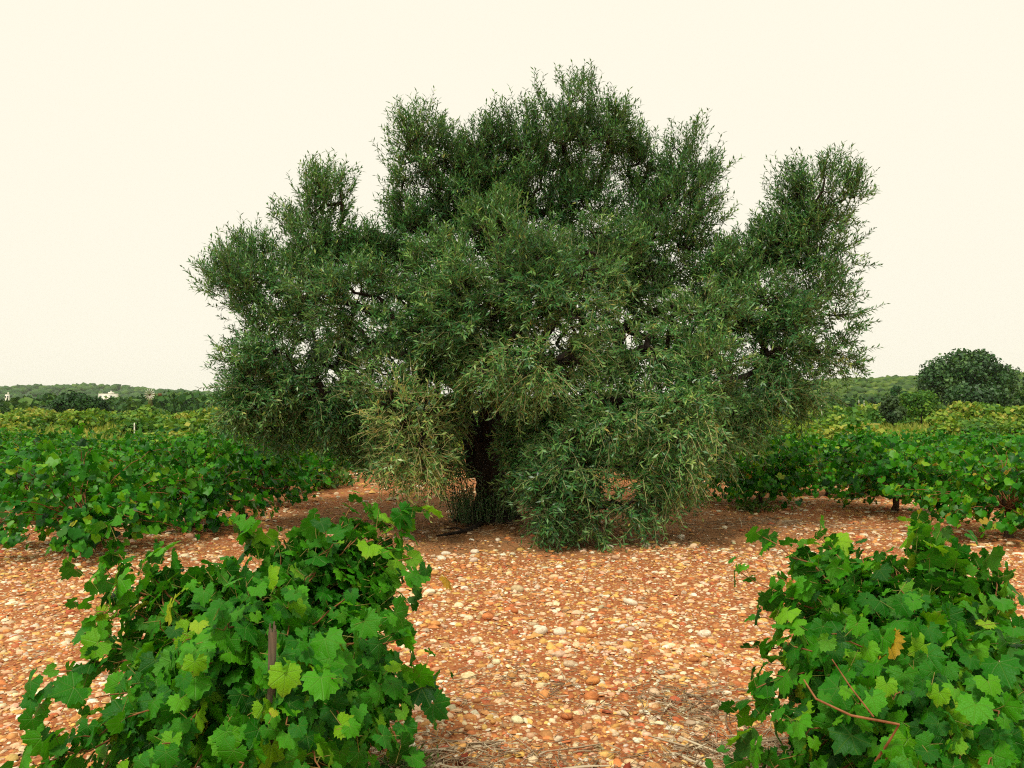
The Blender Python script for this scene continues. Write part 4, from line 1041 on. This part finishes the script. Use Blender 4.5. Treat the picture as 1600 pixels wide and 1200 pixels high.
# far hills under trees
def hill(name, pts, Y, depth, seed, mat, label, treesize, ntree):
    """ridge seen at pixels (u, v) at distance Y, falling away on both sides"""
    r = np.random.default_rng(seed)
    us = np.array([p_[0] for p_ in pts]); vs = np.array([p_[1] for p_ in pts])
    uu = np.linspace(us[0], us[-1], 90); tt = np.linspace(-1, 1, 13)
    zr = np.array([at(u, v, Y)[2] for u, v in zip(uu, np.interp(uu, us, vs))]); xr = (uu - 800) / FPX * Y
    H = lambda t_: np.cos(np.clip(t_, -1, 1) * np.pi / 2) ** 1.5
    V = np.array([[(x, Y + t_ * depth, z * H(t_) - 0.5) for x, z in zip(xr, zr)] for t_ in tt]).reshape(-1, 3)
    I = (np.arange(12)[:, None] * 90 + np.arange(89)[None]).ravel()
    obj(name, mesh(name, V, np.stack([I, I + 1, I + 91, I + 90], -1), {'tint': np.full(len(V), 0.35)}, True, [M[mat]]), None, None, 'structure', label)
    t_ = r.uniform(-1, 0.1, ntree) ; k = r.uniform(0, 1, ntree); x = xr[0] + (xr[-1] - xr[0]) * k; z = np.interp(x, xr, zr) * H(t_) - 0.5
    s = treesize * r.uniform(0.6, 1.35, ntree)
    T = ICO_V[None] * (1 + r.normal(0, 0.16, (ntree, 12, 1))) * np.stack([s, s, s * r.uniform(0.55, 0.9, ntree)], -1)[:, None]
    T += np.stack([x, Y + t_ * depth, z + s * 0.35], -1)[:, None]
    obj('woodland', mesh('woodland', T.reshape(-1, 3), (np.arange(ntree)[:, None, None] * 12 + ICO_F[None]).reshape(-1, 3), {'tint': np.repeat(np.clip(r.normal(0.5, 0.22, ntree), 0, 1), 12)}, False, [M[mat]]), None, None, 'stuff', 'trees covering the ' + label, 'wood')
hill('hills', [(-500, 618), (-100, 612), (-10, 610), (38, 613), (45, 609), (100, 609), (150, 607), (200, 607), (230, 613), (280, 615), (340, 618), (500, 622), (900, 626), (1300, 622)], 1300, 420, 95, 'wood_leaf', 'far wooded hill on the left', 6.0, 4200)
hill('hills', [(900, 625), (1130, 616), (1250, 602), (1310, 598), (1370, 596), (1440, 592), (1500, 590), (1600, 588), (1750, 585), (2000, 595)], 480, 130, 96, 'rise_leaf', 'wooded rise on the right behind the oak', 2.5, 4600)

# white farmhouse among the trees
def house(u0, u1, v0, Y, label, win):
    A_, B_ = at(u0, v0, Y), at(u1, v0, Y); w = B_[0] - A_[0]; h = A_[2]; cx = (A_[0] + B_[0]) / 2
    root = obj('house', None, None, (cx, Y, 0), None, label, 'house')
    b = Bag(); b.box((0, 0, h / 2), (w, w * 0.7, h)); b.box((w * 0.16, 0.3, h + 0.35), (w * 0.26, w * 0.3, 0.7)); obj('wall', b.build('wall', [M['white']]), root)
    b = Bag(); b.box((0, 0, h + 0.06), (w * 1.03, w * 0.73, 0.12)); rf = obj('roof', b.build('roof', [M['white']]), root)
    b = Bag(); b.box((w * 0.16, 0.3, h + 0.95), (0.5, 0.5, 0.5)); obj('chimney', b.build('chimney', [M['white']]), rf)
    for k in range(win):
        x = -w * 0.36 + w * 0.72 * k / max(1, win - 1); b = Bag(); b.box((x, -w * 0.35 - 0.02, h - 1.15), (0.75, 0.08, 0.95)); wo = obj('window', b.build('window', [M['dark_glass']]), root)
        b = Bag(); b.box((x, -w * 0.35 - 0.08, h - 1.68), (0.95, 0.12, 0.08)); obj('sill', b.build('sill', [M['white']]), wo)
    b = Bag(); b.box((-w * 0.05, -w * 0.35 - 0.02, 1.0), (0.95, 0.08, 2.0)); obj('door', b.build('door', [M['tile']]), root)
house(158, 181, 615.5, 310, 'long white flat roofed house among the trees on the left', 3)
house(9, 14, 616.5, 420, 'small white house at the far left among the trees', 2)

# wind pump with its many-bladed wheel
q = at(235, 616.5, 118); wp = obj('wind_pump', None, None, (q[0], q[1], 0), None, 'old wind pump with many bladed wheel on a thin mast', 'wind pump')
Hh = q[2]; b = Bag()
legs = [np.array((sx * 0.45, sy * 0.45, 0)) for sx, sy in ((-1, -1), (1, -1), (1, 1), (-1, 1))]
for g in legs:
    o = obj('leg', mesh('leg', *tubes(np.array([[g, g * 0.12 + (0, 0, Hh - 0.1)]]), np.full((1, 2), 0.035), 5), mats=[M['rust']]), wp)
for z in (0.25, 0.5, 0.75):
    c = [g * (1 - 0.88 * z) + np.array((0, 0, z * Hh)) for g in legs]
    b = Bag(); b.add(*tubes(np.array([[c[k], c[(k + 1) % 4]] for k in range(4)]), np.full((4, 2), 0.02), 4)); obj('brace', b.build('brace', [M['rust']]), wp)
Rw = 0.86; ctr = np.array((0, -0.28, Hh))
wheel = obj('wheel', None, wp, ctr); wheel.rotation_euler = (0, 0, R(-12))
bm_v = np.array([(-0.03, 0.02, 0.22), (0.03, -0.02, 0.22), (0.085, -0.05, Rw), (-0.085, 0.05, Rw), (-0.03, 0.032, 0.22), (0.03, -0.008, 0.22), (0.085, -0.038, Rw), (-0.085, 0.062, Rw)])
blade = mesh('blade', bm_v, np.array([(0, 1, 2, 3), (7, 6, 5, 4), (0, 3, 7, 4), (1, 5, 6, 2), (3, 2, 6, 7), (0, 4, 5, 1)]), mats=[M['steel']])
for k in range(14):
    o = obj('blade', blade, wheel); o.rotation_euler = (0, k / 14 * 2 * math.pi, 0)
ring = np.array([(math.sin(a_) * 0.5, 0.05, math.cos(a_) * 0.5) for a_ in np.linspace(0, 2 * math.pi, 25)])
obj('rim', mesh('rim', *tubes(ring[None], np.full((1, 25), 0.018), 4), mats=[M['rust']]), wheel)
obj('hub', mesh('hub', *tubes(np.array([[(0, -0.1, 0), (0, 0.3, 0)]]), np.array([[0.10, 0.09]]), 8), mats=[M['rust']]), wheel)
b = Bag(); b.add(*tubes(np.array([[(0, 0, Hh), (0.9, 0.7, Hh)]]), np.full((1, 2), 0.025), 5)); b.box((1.05, 0.8, Hh), (0.5, 0.03, 0.42), 0.65); obj('tail_vane', b.build('tail_vane', [M['rust']]), wp)

# posts of the field
def post(u, v0, Y, rad, label):
    q = at(u, v0, Y); h = max(0.6, q[2])
    b = Bag(); b.add(*tubes(np.array([[(0, 0, -0.1), (0.01, 0, h * 0.5), (0, 0, h), (0, 0, h + 0.012)]]), np.array([[1, 1, 0.97, 0.35]]) * rad, 8))
    p_ = obj('post', None, None, (q[0], Y, 0), None, label, 'post')
    obj('shaft', b.build('shaft', [M['post_white']], False), p_)
    b = Bag(); b.add(*tubes(np.array([[(0, 0, h * 0.86), (0, 0, h * 0.9)]]), np.full((1, 2), rad * 1.18), 8)); obj('band', b.build('band', [M['steel']]), p_)
post(210, 661, 33, 0.026, 'white post rising from the vines on the left')
post(1284, 633, 62, 0.03, 'pale post at the end of the pale strip right of the olive')
post(1350, 626, 64, 0.028, 'tall thin pale post in the field near the grey green bush')
post(1342, 625, 84, 0.03, 'short thin pale post just behind the tall thin post')

# pale bare banks of earth in the field
def bank(u0, u1, v, Y, seed):
    A_, B_ = at(u0, v, Y), at(u1, v, Y); r = np.random.default_rng(seed); n_ = 24
    x = np.linspace(A_[0], B_[0], n_); prof = np.sin(np.linspace(0.12, 3.02, n_)) ** 0.4; h = min(1.4, max(0.25, A_[2]))
    rows = [(0.0, -0.05), (0.25, 0.85), (0.9, 1.0), (1.6, 0.9), (2.4, -0.05)]
    V = np.array([[(xx, Y + dy * 1.2, hh_ * h * p_ * (1 + 0.1 * r.normal())) for xx, p_ in zip(x, prof)] for dy, hh_ in rows]).reshape(-1, 3)
    I = (np.arange(4)[:, None] * n_ + np.arange(n_ - 1)[None]).ravel()
    obj('terrain', mesh('terrain', V, np.stack([I, I + 1, I + n_ + 1, I + n_], -1), smooth=True, mats=[M['bank']]), None, None, 'structure', 'pale bare bank of earth in the field')
M['bank'] = simple_mat('pale_earth', (0.46, 0.34, 0.17), (0.66, 0.52, 0.30), 3, 0.95, 0.3)
bank(1276, 1312, 640, 95, 1); bank(-20, 26, 651, 78, 2)

# ------------------------------------------------------------------ haze: the air over the whole place
b = Bag(); b.box((0, 1050, 38), (4400, 2300, 80))
hm = bpy.data.materials.new('haze'); hm.use_nodes = True; hm.node_tree.nodes.clear()
ho = hm.node_tree.nodes.new('ShaderNodeOutputMaterial'); hv = hm.node_tree.nodes.new('ShaderNodeVolumePrincipled')
hv.inputs['Color'].default_value = (0.93, 0.95, 0.97, 1); hv.inputs['Density'].default_value = 0.00009; hv.inputs['Anisotropy'].default_value = 0.2
hm.node_tree.links.new(hv.outputs[0], ho.inputs['Volume'])
obj('haze', b.build('haze', [hm]), None, None, 'stuff', 'thin summer haze over the whole landscape', 'haze')
scene.cycles.volume_bounces = 1
